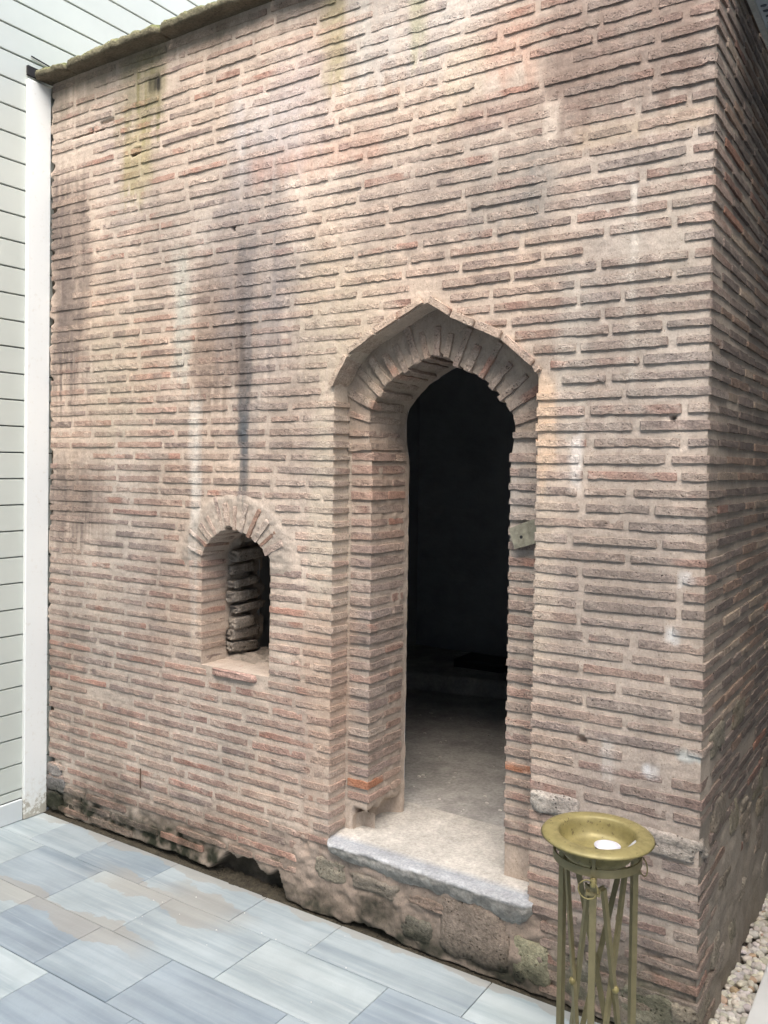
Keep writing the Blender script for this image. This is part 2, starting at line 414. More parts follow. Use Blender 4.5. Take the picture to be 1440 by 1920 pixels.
# ------------------------------------------------------------------ bricks
class Bricks:
    def __init__(s): s.items = []
    def add(s, V, F, C): s.items.append((V, F, C))
def brick_geo(path, zt, zb, g, rough=.0026, inset=.016):
    """one brick: its exposed outline in plan (path, going left to right), swept between bottom and top with chipped edges"""
    P = np.array(path, float); n = len(P)
    T = np.gradient(P, axis=0); T /= np.linalg.norm(T, axis=1)[:, None]+1e-9
    Nn = np.stack([T[:, 1], -T[:, 0]], 1)
    zt = np.broadcast_to(zt, n)+g.normal(0, rough*.27, n)-(g.random(n) < .10)*g.uniform(0, .005, n); zb = np.broadcast_to(zb, n)+g.normal(0, rough*.24, n)+(g.random(n) < .07)*g.uniform(0, .004, n)
    zm = (zt*.55+zb*.45); o = g.normal(0, rough*.16, (3, n)); e = .0014
    chip = (g.random(n) < .06)*g.uniform(.001, .005, n)
    ends = np.minimum(np.arange(n), np.arange(n)[::-1]); rd_e = np.where(ends <= 1, .0020*(2-ends), 0); zt = zt-rd_e*.7; zb = zb+rd_e*.6
    rows = []
    for off, z in ((-inset, zt), (o[0]-.0004-chip, zt-e), (o[1]-chip*.6, zm), (o[2], zb+e*.6), (-inset, zb)):
        q = P+Nn*np.broadcast_to(off, n)[:, None]; rows.append(np.column_stack([q, z]))
    V = np.stack(rows, 1).reshape(-1, 3)
    F = [(i*5+k, i*5+k+1, (i+1)*5+k+1, (i+1)*5+k) for i in range(n-1) for k in range(4)]
    return V, F
def front_path(x0, x1, yf, yl, yr, g, seg=.020):
    """plan of a brick showing its front (at y = yf); yl / yr: how deep its left / right end runs"""
    c = .004; k = max(3, int(round((x1-x0)/seg)))
    pts = []
    if yl > .03: pts += [(x0, y) for y in np.linspace(yl, yf+c, max(3, int(yl/.04)))]
    else: pts += [(x0, yf+.018), (x0, yf+c)]
    pts += [(x, yf) for x in np.linspace(x0+c, x1-c, k)]
    if yr > .03: pts += [(x1, y) for y in np.linspace(yf+c, yr, max(3, int(yr/.04)))]
    else: pts += [(x1, yf+c), (x1, yf+.018)]
    return pts
PAL = np.array([[.315, .222, .178], [.265, .208, .185], [.370, .205, .155], [.405, .315, .255], [.215, .170, .152], [.290, .180, .148]])
def brick_colour(x, z, g):
    red = .10+.22*sst(.1, .5, fbm(x*1.4, z*2.6, 3, 41))
    if x < -2.25 and z < 1.5: red += .16
    grey = .20+.40*float(sst(-1.35, -.9, x)); pale = .22+.25*float(sst(2.4, 3.2, z))*float(sst(1.0, 1.6, -x))
    dark = .16; rd2 = .25 if (x < -2.2 and z < 1.3) else .07
    w = np.array([.55, grey, red, pale, dark, rd2]); w /= w.sum()
    c = PAL[g.choice(6, p=w)]*.65+PAL[g.choice(6, p=w)]*.35
    c = c*g.uniform(.84, 1.16)
    t = .20*float(sst(1.4, 3.0, z))*float(sst(.9, 1.6, -x))+.20+.08*float(sst(.6, 1.6, z))           # upper courses are washed with lime
    return c*(1-t)+MORTAR*1.0*t
_pc = np.random.default_rng(99)
def place(B, V, F, base):
    n = len(V); C = np.repeat(base[None], n, 0)
    # patches within the brick: burnt or redder ends, lime film
    second = PAL[_pc.integers(0, 6)]*_pc.uniform(.8, 1.15); o1, o2 = _pc.uniform(0, 99, 2)
    k = sst(.05, .35, fbm(V[:, 0]*9+o1, V[:, 2]*9+o2+V[:, 1]*5, 3, 43))[:, None]*.75; C = C*(1-k)+second*k
    k = sst(.25, .5, fbm(V[:, 0]*22+o2, V[:, 2]*60+o1, 2, 44))[:, None]*.5; C = C*(1-k)+MORTAR*1.05*k
    C = apply_stains(V[:, 0], V[:, 2], C, _pc.uniform(.55, 1.15))
    B.add(V, F, C)

def halfgap(poly, z):
    xs = []
    n = len(poly)
    for i in range(n-1):
        (x1, z1), (x2, z2) = poly[i], poly[i+1]
        if (z1 > z) != (z2 > z): xs.append((x2-x1)*(z-z1)/(z2-z1)+x1)
    return (min(xs), max(xs)) if len(xs) >= 2 else None

FB = Bricks(); g = np.random.default_rng(21)
STONE_ZONES = [(-1.20, -1.03, .655, .735), (-1.0, -.63, .615, .70)]
for c in range(0, 71):
    z = float(zc_at(c, -2.0))
    if z > ZT-.02: break
    blocks = [[-3.952, XR, 'free', 'corner']]
    def cut(a, b, ta, tb):
        out = []
        for (p, q, tp, tq) in blocks:
            if b <= p or a >= q: out.append([p, q, tp, tq]); continue
            if a > p: out.append([p, a, tp, ta])
            if b < q: out.append([b, q, tb, tq])
        blocks[:] = out
    # door recess and its arch
    if z < .30: cut(-2.25, -1.16, 'free', 'free')
    elif z < 2.165: cut(-2.092, -1.204, 'jamb', 'jamb')
    else:
        h = halfgap(OUT_O, z-.0)
        if z < 2.56:
            if h is None: h = (-1.70, -1.62)
            ex = .055 if z < 2.47 else .01
            cut(h[0]-ex-g.uniform(.0, .05), h[1]+ex+g.uniform(.0, .05), 'free', 'free')
    # window and its fan of bricks
    if .955 < z < 1.43: cut(-2.836, -2.422, 'jamb', 'jamb')
    elif .90 < z <= .955: cut(-2.80, -2.43, 'free', 'free')
    elif 1.40 < z < 1.715:
        w = .345*math.sqrt(max(0, 1-((z-1.38)/.345)**2))+.02
        cut(-2.63-w-g.uniform(0, .05), -2.63+w+g.uniform(0, .04), 'free', 'free')
    for (a, b, z0, z1) in STONE_ZONES:
        if z0-.012 < z < z1+.012: cut(a, b, 'free', 'free')
    if z < .18: blocks = [b for b in blocks if b[0] < -2.3 or b[0] > -1.2]
    for (a, b, ta, tb) in blocks:
        if b-a < .05: continue
        xs = []; x = a; first = True
        while x < b-.035:
            L = g.choice([.305, .15, .21], p=[.79, .12, .09])*g.uniform(.90, 1.12)
            if first and c % 2 and ta in ('free', 'jamb'): L *= .55
            first = False
            if x+L > b-.06: L = b-x
            xs.append((x, x+L)); x += L+g.uniform(.012, .027)
        for i, (x0, x1) in enumerate(xs):
            if x1-x0 < .03: continue
            xm = (x0+x1)/2; zz = float(zc_at(c, xm)); tilt = g.normal(0, .0011)
            low = float(max(cav(x0), cav(xm), cav(x1), cav((x0+xm)/2), cav((x1+xm)/2)))
            if zz-.013 < low+.004: continue
            if g.random() < .015: continue
            th = (.0262+.0022*float(sst(-2.4, -1.0, xm)))*g.uniform(.82, 1.16)
            pr = .0033+.0018*float(fbm(xm*1.1, zz*1.3, 2, 61))+g.normal(0, .0010)+.0022*float(sst(-1.9, -1.1, xm))
            pr = max(.0025, pr)
            yf = -pr+.012*float(fbm(xm*.8, zz*.8, 2, 3))
            yl = DEP1-.004 if (i == 0 and ta == 'jamb' and xm > -1.3) else (.12 if (i == 0 and ta == 'jamb') else 0)
            yr = 0
            e0, e1 = x0, x1
            if i == len(xs)-1 and tb == 'corner': yr = .13 if c % 2 else .26; e1 = x1+g.uniform(.003, .008)
            if i == len(xs)-1 and tb == 'corner' and x1 < XR-.05: yr = 0
            if ta == 'jamb' and i == 0: e0 = x0-g.uniform(.003, .008)
            if tb == 'jamb' and i == len(xs)-1:
                e1 = x1+g.uniform(.003, .009); yr = DEP1-.002 if xm > -2.4 and xm < -2.0 else .155
            path = front_path(e0, e1, yf, yl, yr, g)
            P = np.array(path); zs = zz+tilt*(P[:, 0]-xm)/.15
            zs = zs+.0007*fbm(P[:, 0]*9+c, P[:, 0]*0+c*3.3, 2, 62)
            V, F = brick_geo(path, zs+th/2, zs-th/2, g, rough=.0042 if g.random() < .12 else .0027)
            place(FB, V, F, brick_colour(xm, zz, g))
# jamb bricks of the inner doorway: front strip plus deep reveal
g = np.random.default_rng(22)
IB = Bricks()
for c in range(5, 36):
    z = float(zc_at(c, -2.0))+.006
    if z < ZTHR+.10 or z > 1.93: continue
    for side_ in (0, 1):
        th = .029*g.uniform(.85, 1.2); yf = DEP1-g.uniform(.004, .009)
        if z > 1.89: th = .034
        rust = np.array([.34, .165, .10])
        col = brick_colour(-1.9, z, g)*np.array([.92, .95, .98])
        if side_ == 0 and .50 < z < .56: col = rust
        if side_ == 1 and .74 < z < .80: col = rust
        if z < .46 and side_ == 0: col = np.array([.24, .2, .18])
        if side_ == 0:
            if z > 1.89: x1 = -1.965
            else: x1 = -1.976+g.uniform(.003, .010)
            cutd = DEP2 if g.random() < .45 else g.uniform(.20, .28)
            path = front_path(-2.075, x1, yf, 0, cutd, g)
            V, F = brick_geo(path, z+th/2, z-th/2, g, rough=.0034); place(IB, V, F, col)
            if cutd < DEP2:
                pth = [(x1-.02, cutd+.012), (x1-.004, cutd+.014)]+[(x1-g.uniform(0, .003), y) for y in np.linspace(cutd+.02, DEP2, 4)]
                V, F = brick_geo(pth, z+th/2, z-th/2, g, rough=.0034); place(IB, V, F, brick_colour(-2.6, .8, g)*.9)
        else:
            path = front_path(-1.352-g.uniform(.001, .007), -1.215, yf, DEP2, 0, g)
            V, F = brick_geo(path, z+th/2, z-th/2, g, rough=.003); place(IB, V, F, col)

# arch bricks
def oriented(V, o, ex, ez):
    """local x -> ex, local z -> ez (both in the wall plane), local y stays"""
    W = np.empty_like(V)
    W[:, 0] = o[0]+V[:, 0]*ex[0]+V[:, 2]*ez[0]; W[:, 1] = V[:, 1]; W[:, 2] = o[1]+V[:, 0]*ex[1]+V[:, 2]*ez[1]
    return W
def along(P, s):
    d = np.r_[0, np.cumsum(np.linalg.norm(np.diff(P, axis=0), axis=1))]
    s = np.clip(s, 0, d[-1]); i = min(int(np.searchsorted(d, s, 'right'))-1, len(P)-2)
    t = (s-d[i])/max(d[i+1]-d[i], 1e-9); p = P[i]+(P[i+1]-P[i])*t
    a = P[max(0, i-1)]; b = P[min(len(P)-1, i+2)]; tg = (b-a)/np.linalg.norm(b-a)
    return p, tg, d[-1]
AB = Bricks()      # thin bricks that trace the outer arch
g = np.random.default_rng(23)
APEX = ARCH_O[np.argmax(ARCH_O[:, 1])]
for half in (0, 1):
    k = int(np.argmax(ARCH_O[:, 1])); P = ARCH_O[:k+1] if half == 0 else ARCH_O[k:]
    tot = along(P, 0)[2]; s = .004
    while s < tot-.03:
        L = g.uniform(.10, .17); L = min(L, tot-s-.002)
        p0, _, _ = along(P, s); p1, _, _ = along(P, s+L); t = (p1-p0)/np.linalg.norm(p1-p0); nrm = np.array([-t[1], t[0]])
        if nrm[1] < 0: nrm = -nrm
        L2 = np.linalg.norm(p1-p0)
        yf = -g.uniform(.008, .013)
        # swept along the arch: front edge, 32 mm thick, running back over the recess
        th = .027*g.uniform(.85, 1.15)
        path = front_path(0, L2-.006, yf, 0, 0, g, seg=.025)
        V, F = brick_geo(path, th+.001, .001, g, rough=.0024, inset=.02)
        n5 = len(V)//5
        for i in range(n5): V[i*5+4, 1] = DEP1+.004; V[i*5+4, 2] = .004
        ez = nrm
        W = oriented(V, p0, t, ez)
        if t[0]*1.0 < 0: F = [f[::-1] for f in F]
        base = brick_colour(-1.7, 2.4, g)*.6+MORTAR*.42*np.array([1.05, 1, .95])
        place(AB, W, F, base)
        s += L+g.uniform(.002, .006)
VB = Bricks()      # voussoirs of the inner arch
g = np.random.default_rng(24)
tot = along(ARCH_I, 0)[2]; s = .045
while s < tot-.03:
    p, t, _ = along(ARCH_I, s); nin = np.array([t[1], -t[0]])      # into the opening
    ctr = np.array([-1.664, 1.93]); rad = ctr-p; rad /= np.linalg.norm(rad)
    ex = nin*.55+rad*.45; ex /= np.linalg.norm(ex)
    ez = np.array([-ex[1], ex[0]])
    if ez@t < 0: ez = -ez
    L = g.uniform(.09, .16); th = .032*g.uniform(.7, 1.25); over = g.uniform(.002, .016); yf = DEP1-g.uniform(.005, .014)
    path = front_path(-L, over, yf, 0, DEP2-.02, g, seg=.022)
    V, F = brick_geo(path, th/2, -th/2, g, rough=.003)
    W = oriented(V, p, ex, ez)
    if ex[0]*ez[1]-ex[1]*ez[0] < 0: F = [f[::-1] for f in F]
    place(VB, W, F, brick_colour(-1.0, 2.0, g)*.45+MORTAR*.36)
    s += g.uniform(.047, .066)
WB = Bricks()      # fan of bricks over the window
g = np.random.default_rng(25)
tot = along(ARCH_W, 0)[2]; s = .012
while s < tot-.01:
    p, t, _ = along(ARCH_W, s); ctr = np.array([-2.63, 1.40]); rad = ctr-p; rad /= np.linalg.norm(rad)
    ex = rad; ez = np.array([-ex[1], ex[0]])
    if ez@t < 0: ez = -ez
    L = g.uniform(.08, .155); th = .027*g.uniform(.6, 1.25); yf = -g.uniform(.006, .012)
    path = front_path(-L, g.uniform(.002, .012), yf, 0, .14, g, seg=.02)
    V, F = brick_geo(path, th/2, -th/2, g, rough=.0032)
    W = oriented(V, p, ex, ez)
    if ex[0]*ez[1]-ex[1]*ez[0] < 0: F = [f[::-1] for f in F]
    base = np.array([.28, .18, .135]) if g.random() < .22 else brick_colour(-2.7, 1.6, g)*.45+np.array([.40, .35, .30])*.55
    place(WB, W, F, base)
    s += g.uniform(.034, .052)

# ------------------------------------------------------------------ the brick building
BLD = empty('brick_building', (-2.3, 0, 0))
tag(BLD, 'weathered old brick building with pointed arched doorway and small arched window', 'building')

def grid_faces(nu, nv):
    i = np.arange(nu-1)[:, None]; j = np.arange(nv-1)[None]
    a = (i*nv+j).ravel()
    return np.stack([a, a+nv, a+nv+1, a+1], 1)
def compact(V, F, *arr):
    used = np.zeros(len(V), bool); used[F.ravel()] = True; m = np.cumsum(used)-1
    return (V[used], m[F])+tuple(a[used] for a in arr)
def hole_grid(x0, x1, z0, z1, step, holes, keep=None):
    xs = np.arange(x0, x1+step*.5, step); zs = np.arange(z0, z1+step*.5, step); xs[-1] = x1; zs[-1] = z1
    X, Z = np.meshgrid(xs, zs, indexing='ij'); P = np.stack([X.ravel(), Z.ravel()], 1); F = grid_faces(len(xs), len(zs))
    cen = P[F].mean(axis=1); rem = np.zeros(len(F), bool)
    if keep is not None: rem |= ~inside(keep, cen[:, 0], cen[:, 1])
    for h in holes: rem |= inside(h, cen[:, 0], cen[:, 1])
    vk = np.zeros(len(P), bool); vk[F[~rem].ravel()] = True
    vr = np.zeros(len(P), bool); vr[F[rem].ravel()] = True
    b = np.where(vk & vr)[0]
    for h in list(holes):
        q, d = nearest(h, P[b], True); m = d < step*1.5; P[b[m]] = q[m]
    return P, F[~rem]

# front wall: mortar bed with the openings cut out
P, F = hole_grid(XL, XR, 0.0, ZT, .0062, [OUT_O, OUT_W])
P, F = compact(P, F)
d = front_depth(P[:, 0], P[:, 1])
V = np.column_stack([P[:, 0], d, P[:, 1]])
cm = np.repeat(MORTAR[None], len(V), 0)
cm *= (1+.06*fbm(P[:, 0]*60, P[:, 1]*60, 2, 71))[:, None]
rub = (sst(-.36, -.29, -P[:, 1])*sst(-2.6, -2.25, P[:, 0]))[:, None]*.72
cm = cm*(1-rub)+np.array([.225, .180, .148])*rub*(1+.35*fbm(P[:, 0]*9, P[:, 1]*11, 4, 72))[:, None]
cm = apply_stains(P[:, 0], P[:, 1], cm)
ringc = (sst(.355, .31, np.hypot(P[:, 0]+2.63, P[:, 1]-1.40))*sst(1.38, 1.44, P[:, 1]))[:, None]*.55; cm = cm*(1-ringc)+np.array([.33, .295, .255])*ringc*(1+.3*fbm(P[:, 0]*14, P[:, 1]*14, 3, 73))[:, None]
dark = sst(.018, .032, d)[:, None]*.85; cm = cm*(1-dark)+np.array([.05, .045, .035])*dark  # deep mortar painted near black: shade of gaps put into the colour
WALL = mesh_obj('front_wall', V, F, M_MORTAR, BLD, cm, smooth=True)

def reveal(outline, y0f, y1, amp, colf, closed=False, step=.012, rough_from=None, name='reveal', parent=WALL):
    O = np.asarray(outline); n = len(O)
    T = np.gradient(O, axis=0); T /= np.linalg.norm(T, axis=1)[:, None]+1e-9; Nn = np.stack([T[:, 1], -T[:, 0]], 1)
    k = max(3, int(round(y1/step))); ts = np.linspace(0, 1, k)
    V = []; sarc = np.r_[0, np.cumsum(np.linalg.norm(np.diff(O, axis=0), axis=1))]
    for t in ts:
        y = y0f+(y1-y0f)*t
        a = amp*np.minimum(1, t*6) if rough_from is None else amp*np.minimum(1, t*6)+rough_from[1]*sst(rough_from[0], rough_from[0]+.03, y)
        off = a*fbm(sarc*26, y*24, 4, 81)
        if name == 'doorway_jamb': off = off-.07*sst(.435, .40, O[:, 1]+.02*fbm(y*30, O[:, 1]*9, 2, 82))*(O[:, 0] < -1.8)*sst(.39, .33, y)
        V.append(np.column_stack([O[:, 0]+Nn[:, 0]*off, np.broadcast_to(y, n), O[:, 1]+Nn[:, 1]*off]))
    V = np.stack(V, 1).reshape(-1, 3)
    F = grid_faces(n, k)
    C = colf(V)
    return mesh_obj(name, V, F, M_MORTAR, parent, C, smooth=True)
def col_mortar(k=1.0, tint=(1, 1, 1)):
    def f(V): return apply_stains(V[:, 0], V[:, 2], np.repeat((MORTAR*k*np.array(tint))[None], len(V), 0))
    return f
reveal(OUT_O, front_depth(OUT_O[:, 0], OUT_O[:, 1]), DEP1+.01, .004, col_mortar(.95), name='doorway_recess_reveal')
# recess plane behind the outer arch
OUT_O2 = densify(np.vstack([[(-2.10, ZTHR-.03)], [(-2.104, 2.19)], ARCH_O+np.array([0, .012]), [(-1.195, 2.19)], [(-1.195, ZTHR-.03)]]), .012)
P, F = hole_grid(-2.13, -1.17, ZTHR-.03, 2.53, .0075, [OUT_I], keep=OUT_O2)
P, F = compact(P, F)
d = DEP1+.003*fbm(P[:, 0]*9, P[:, 1]*9, 4, 83)+.002*fbm(P[:, 0]*40, P[:, 1]*40, 2, 84)
d = d+.06*sst(.435, .40, P[:, 1]+.02*fbm(P[:, 0]*25, P[:, 1]*5, 2, 87))*sst(-2.06, -2.03, P[:, 0])*(P[:, 0] < -1.8)
apron = sst(1.95, 2.0, P[:, 1]); d = d-.010*apron*fbm(P[:, 0]*12, P[:, 1]*12, 3, 85)
cm = apply_stains(P[:, 0], P[:, 1], np.repeat((MORTAR*np.array([.86, .88, .90]))[None], len(P), 0))
ap = apron[:, None]*.45; cm = cm*(1-ap)+np.array([.25, .20, .155])*ap
REC = mesh_obj('doorway_recess', np.column_stack([P[:, 0], d, P[:, 1]]), F, M_MORTAR, BLD, cm, smooth=True)
reveal(OUT_I, DEP1+0*OUT_I[:, 0], .402, .006, col_mortar(.80), name='doorway_jamb', parent=REC)
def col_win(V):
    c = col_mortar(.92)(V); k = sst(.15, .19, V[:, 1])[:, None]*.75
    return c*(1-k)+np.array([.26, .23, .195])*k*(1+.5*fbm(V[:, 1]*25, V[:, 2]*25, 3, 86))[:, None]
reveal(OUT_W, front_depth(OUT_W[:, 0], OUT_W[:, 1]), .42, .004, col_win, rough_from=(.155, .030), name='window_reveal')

# which bricks show largest: those become pieces of their own, the others one mass
def area(V):
    r = V-CAM; z = r@fw; px = 1604*(r@rt)/z; py = 1604*(r@up)/z
    return (px.max()-px.min())*(py.max()-py.min())
order = sorted(range(len(FB.items)), key=lambda i: -area(FB.items[i][0]))
for i in order[:262]:
    V, F, C = FB.items[i]; mesh_obj('brick', V, F, M_BRICK, WALL, C)
def mass(items, name, parent, mat=None):
    V, F = join([(v, f) for v, f, c in items])
    return mesh_obj(name, V, F, mat or M_BRICK, parent, np.vstack([c for v, f, c in items]))
tag(mass([FB.items[i] for i in order[262:]], 'brick_courses', WALL), kind='stuff')
for V, F, C in IB.items: mesh_obj('jamb_brick', V, F, M_BRICK, REC, C)
for V, F, C in AB.items: mesh_obj('arch_brick', V, F, M_BRICK, WALL, C)
for V, F, C in VB.items: mesh_obj('voussoir', V, F, M_BRICK, REC, C)
for V, F, C in WB.items: mesh_obj('window_arch_brick', V, F, M_BRICK, WALL, C)

# broken masonry inside the window jamb
g = np.random.default_rng(31)
for k in range(8):
    z = .985+k*.064+g.uniform(-.008, .008); y0 = .165+g.uniform(0, .035); dy = g.uniform(.14, .22); hz = g.uniform(.034, .056)
    v, f = lump((-2.838+g.uniform(-.006, .020), y0+dy/2, z), (.05+g.uniform(0, .04), dy, hz), 300+k, .13, 12, 9, 3.0)
    a_ = g.uniform(-.10, .10); yc, zc = y0+dy/2, z; Y_, Z_ = v[:, 1]-yc, v[:, 2]-zc; v[:, 1] = yc+Y_*math.cos(a_)-Z_*math.sin(a_); v[:, 2] = zc+Y_*math.sin(a_)+Z_*math.cos(a_)
    c = np.repeat(np.array([[.30, .265, .225]])*g.uniform(.75, 1.3), len(v), 0)*(1+.3*fbm(v[:, 1]*30, v[:, 2]*30, 3, 301+k))[:, None]
    mesh_obj('broken_brick', v, f, M_STONE, WALL, c, smooth=True)
v, f = lump((-2.63, .060, ZSILL-.020), (.27, .14, .036), 77, .05, 9, 12)
mesh_obj('sill_brick', v, f, M_BRICK, WALL, apply_stains(v[:, 0], v[:, 2], np.repeat([[.43, .29, .24]], len(v), 0)), smooth=True)

# rubble stones in the foot of the wall
def rubble(name, c, s, seed, col, amp=.10, pw=6.0, n=12):
    v, f = lump(c, s, seed, amp, pw, n)
    cc = apply_stains(v[:, 0], v[:, 2], np.repeat(np.array(col)[None], len(v), 0))
    return mesh_obj(name, v, f, M_STONE, WALL, cc, smooth=True)
for k, (c, s, col) in enumerate([
    ((-1.115, .028, .698), (.185, .09, .078), (.38, .36, .32)), ((-.815, .030, .655), (.385, .09, .082), (.42, .385, .33)),
    ((-1.42, .058, .155), (.30, .15, .24), (.235, .195, .16)), ((-1.19, .053, .115), (.15, .13, .17), (.33, .32, .22)),
    ((-.78, .075, .085), (.28, .17, .15), (.28, .27, .20)), ((-1.02, .075, .11), (.17, .16, .17), (.235, .205, .17)),
    ((-1.86, .055, .20), (.24, .13, .07), (.225, .20, .165)), ((-2.08, .060, .20), (.16, .14, .09), (.23, .21, .165)), ((-1.66, .056, .085), (.16, .13, .10), (.17, .16, .13)),
    ((-1.62, .036, .20), (.17, .09, .042), (.26, .20, .16)), ((-2.33, .060, .165), (.18, .13, .05), (.25, .215, .17)),
    ((-3.91, .034, .235), (.12, .07, .06), (.26, .24, .22)), ((-3.90, .034, .165), (.17, .075, .075), (.20, .19, .18)), ((-3.92, .036, .075), (.13, .075, .10), (.22, .20, .175)), ((-3.78, .05, .05), (.12, .07, .06), (.10, .085, .07))]):
    rubble('rubble_stone', c, s, 400+k, col)

# threshold slab
nx, nr = 180, 16
xs = np.linspace(-2.098, -1.186, nx)
edge = -.034+.010*fbm(xs*6, xs*0, 3, 91)+.004*fbm(xs*30, xs*0, 2, 92)
edge = edge+.03*sst(-2.06, -2.10, xs)+.02*sst(-1.205, -1.186, xs)
bot = .232+.020*fbm(xs*4+2, xs*0, 3, 93)+.055*sst(-1.98, -2.10, xs)+.03*sst(-1.75, -1.95, xs)*sst(-2.10, -1.95, xs)-.015*sst(-1.5, -1.25, xs)+.05*sst(-1.24, -1.186, xs)
rows = []; cols = []
for y in (.50, .40, .30, .20, .12, .06, .02):
    yy = np.maximum(y, edge+.01); rows.append(np.column_stack([xs, yy+0*xs, ZTHR+.004+.003*fbm(xs*6, yy*6+0*xs, 3, 94)-.006*sst(.1, .0, yy)]))
    tb = sst(.05, .02, yy)[:, None]; cols.append((np.repeat([[.47, .45, .41]], nx, 0)*(1-tb)+np.array([.33, .35, .375])*tb)*(1+.22*fbm(xs*9, 9*yy+0*xs, 4, 95))[:, None])
rows.append(np.column_stack([xs, edge+.012, 0*xs+ZTHR-.004])); cols.append(np.repeat([[.36, .375, .39]], nx, 0))
rows.append(np.column_stack([xs, edge, 0*xs+ZTHR-.011+.003*fbm(xs*25, xs*0, 2, 96)])); cols.append(np.repeat([[.44, .45, .46]], nx, 0)*(1+.35*fbm(xs*20, xs*0, 3, 97))[:, None])
for t in np.linspace(.12, 1, 8):
    z = (ZTHR-.012)*(1-t)+bot*t
    y = edge+.004+.045*t**2.2+.009*fbm(xs*15, z*30, 4, 98)+.005*fbm(xs*55, z*70, 3, 88)
    rows.append(np.column_stack([xs, y, z])); cols.append(np.repeat([[.30, .29, .265]], nx, 0)*(1+.6*fbm(xs*30, z*40, 4, 99))[:, None])
rows.append(np.column_stack([xs, 0*xs+.09, bot+.006])); cols.append(np.repeat([[.2, .18, .15]], nx, 0))
V = np.stack(rows, 1).reshape(-1, 3); C = np.stack(cols, 1).reshape(-1, 3)
F = grid_faces(nx, len(rows))[:, ::-1]
mesh_obj('threshold_slab', V, F, masonry('worn_marble', .20, .004, 90), BLD, C, smooth=True)

# side wall along the alley: mortar, brick courses, rubble foot
YS = 3.4
ys = np.arange(.0, YS+.001, .010); zs = np.arange(0, 3.84+.001, .010)
Yg, Zg = np.meshgrid(ys, zs, indexing='ij'); y, z = Yg.ravel(), Zg.ravel()
foot = sst(-.95, -.55, -z+.12*fbm(y*3, z*3, 3, 101)*1.0)
dx = .004*fbm(y*9, z*12, 4, 102)+foot*(.022*np.abs(fbm(y*3.5, z*5, 3, 103))+.005*fbm(y*14, z*18, 3, 104)-.004)
dx = dx*sst(.0, .03, y)
V = np.column_stack([XR+dx, y, z]); fade = sst(0, .02, y)
C = np.repeat((MORTAR*np.array([.88, .92, .94]))[None], len(V), 0)*(1+.22*fbm(y*2.5, z*1.6, 4, 105)+.12*fbm(y*9, z*7, 3, 106))[:, None]
gr = foot[:, None]*.55; C = C*(1-gr)+np.array([.27, .25, .215])*gr*(1+.45*fbm(y*7, z*7, 4, 107))[:, None]
wet = (sst(-.9, -.2, -z)*np.clip(fbm(y*2, z*2, 3, 108)+.35, 0, 1))[:, None]*.5; C = C*(1-wet)+np.array([.13, .125, .095])*wet
bs = (sst(.1, .5, fbm(y*3.3, z*.9, 4, 109)))[:, None]*.45; C = C*(1-bs)+np.array([.14, .135, .13])*bs
SIDE = mesh_obj('side_wall', V, grid_faces(len(ys), len(zs)), M_MORTAR, BLD, C, smooth=True)
g = np.random.default_rng(41); SB = Bricks()
for c in range(4, 71):
    z = float(zc_at(c, XR))
    yst = (.13 if c % 2 else .26)+.016; yy = yst
    while yy < YS-.1:
        L = g.choice([.28, .15], p=[.75, .25])*g.uniform(.9, 1.1)
        if not (z < .9 and g.random() < .15+.8*sst(.8, .35, z)):
            th = .027*g.uniform(.85, 1.2); p = g.uniform(.004, .009); k = max(3, int(L/.03))
            path = [(XR-.01, yy), (XR+p-.003, yy)]+[(XR+p, q) for q in np.linspace(yy+.004, yy+L-.004, k)]+[(XR+p-.003, yy+L), (XR-.01, yy+L)]
            zz = z+.006*float(fbm(yy*1.2, c*.2, 2, 53))-.0*yy
            V, F = brick_geo(path, zz+th/2, zz-th/2, g, rough=.003)
            base = (PAL[g.choice(6, p=[.30, .34, .01, .13, .20, .02])]*g.uniform(.75, 1.05))*np.array([.92, .97, .97])
            kk = 1+.2*fbm(V[:, 1]*2.5, V[:, 2]*1.6, 4, 105)
            SB.add(V, F, base[None]*kk[:, None])
        yy += L+g.uniform(.012, .022)
tag(mass(SB.items, 'brick_courses', SIDE), kind='stuff')
g = np.random.default_rng(42)
for k in range(22):                                                   # rubble showing in the foot of the side wall
    y, z = g.uniform(.05, 1.5), g.uniform(.03, 1.0); sy, sz = g.uniform(.09, .24), g.uniform(.05, .13)
    v, f = lump((XR-.036, y, z), (.09, sy, sz), 900+k, .10, 6, 8)
    cc = np.array([[.30, .27, .225]])*g.uniform(.8, 1.25)*np.array([1, g.uniform(.94, 1.03), g.uniform(.9, 1.02)])
    mesh_obj('rubble_stone', v, f, M_STONE, SIDE, np.repeat(cc, len(v), 0), smooth=True)

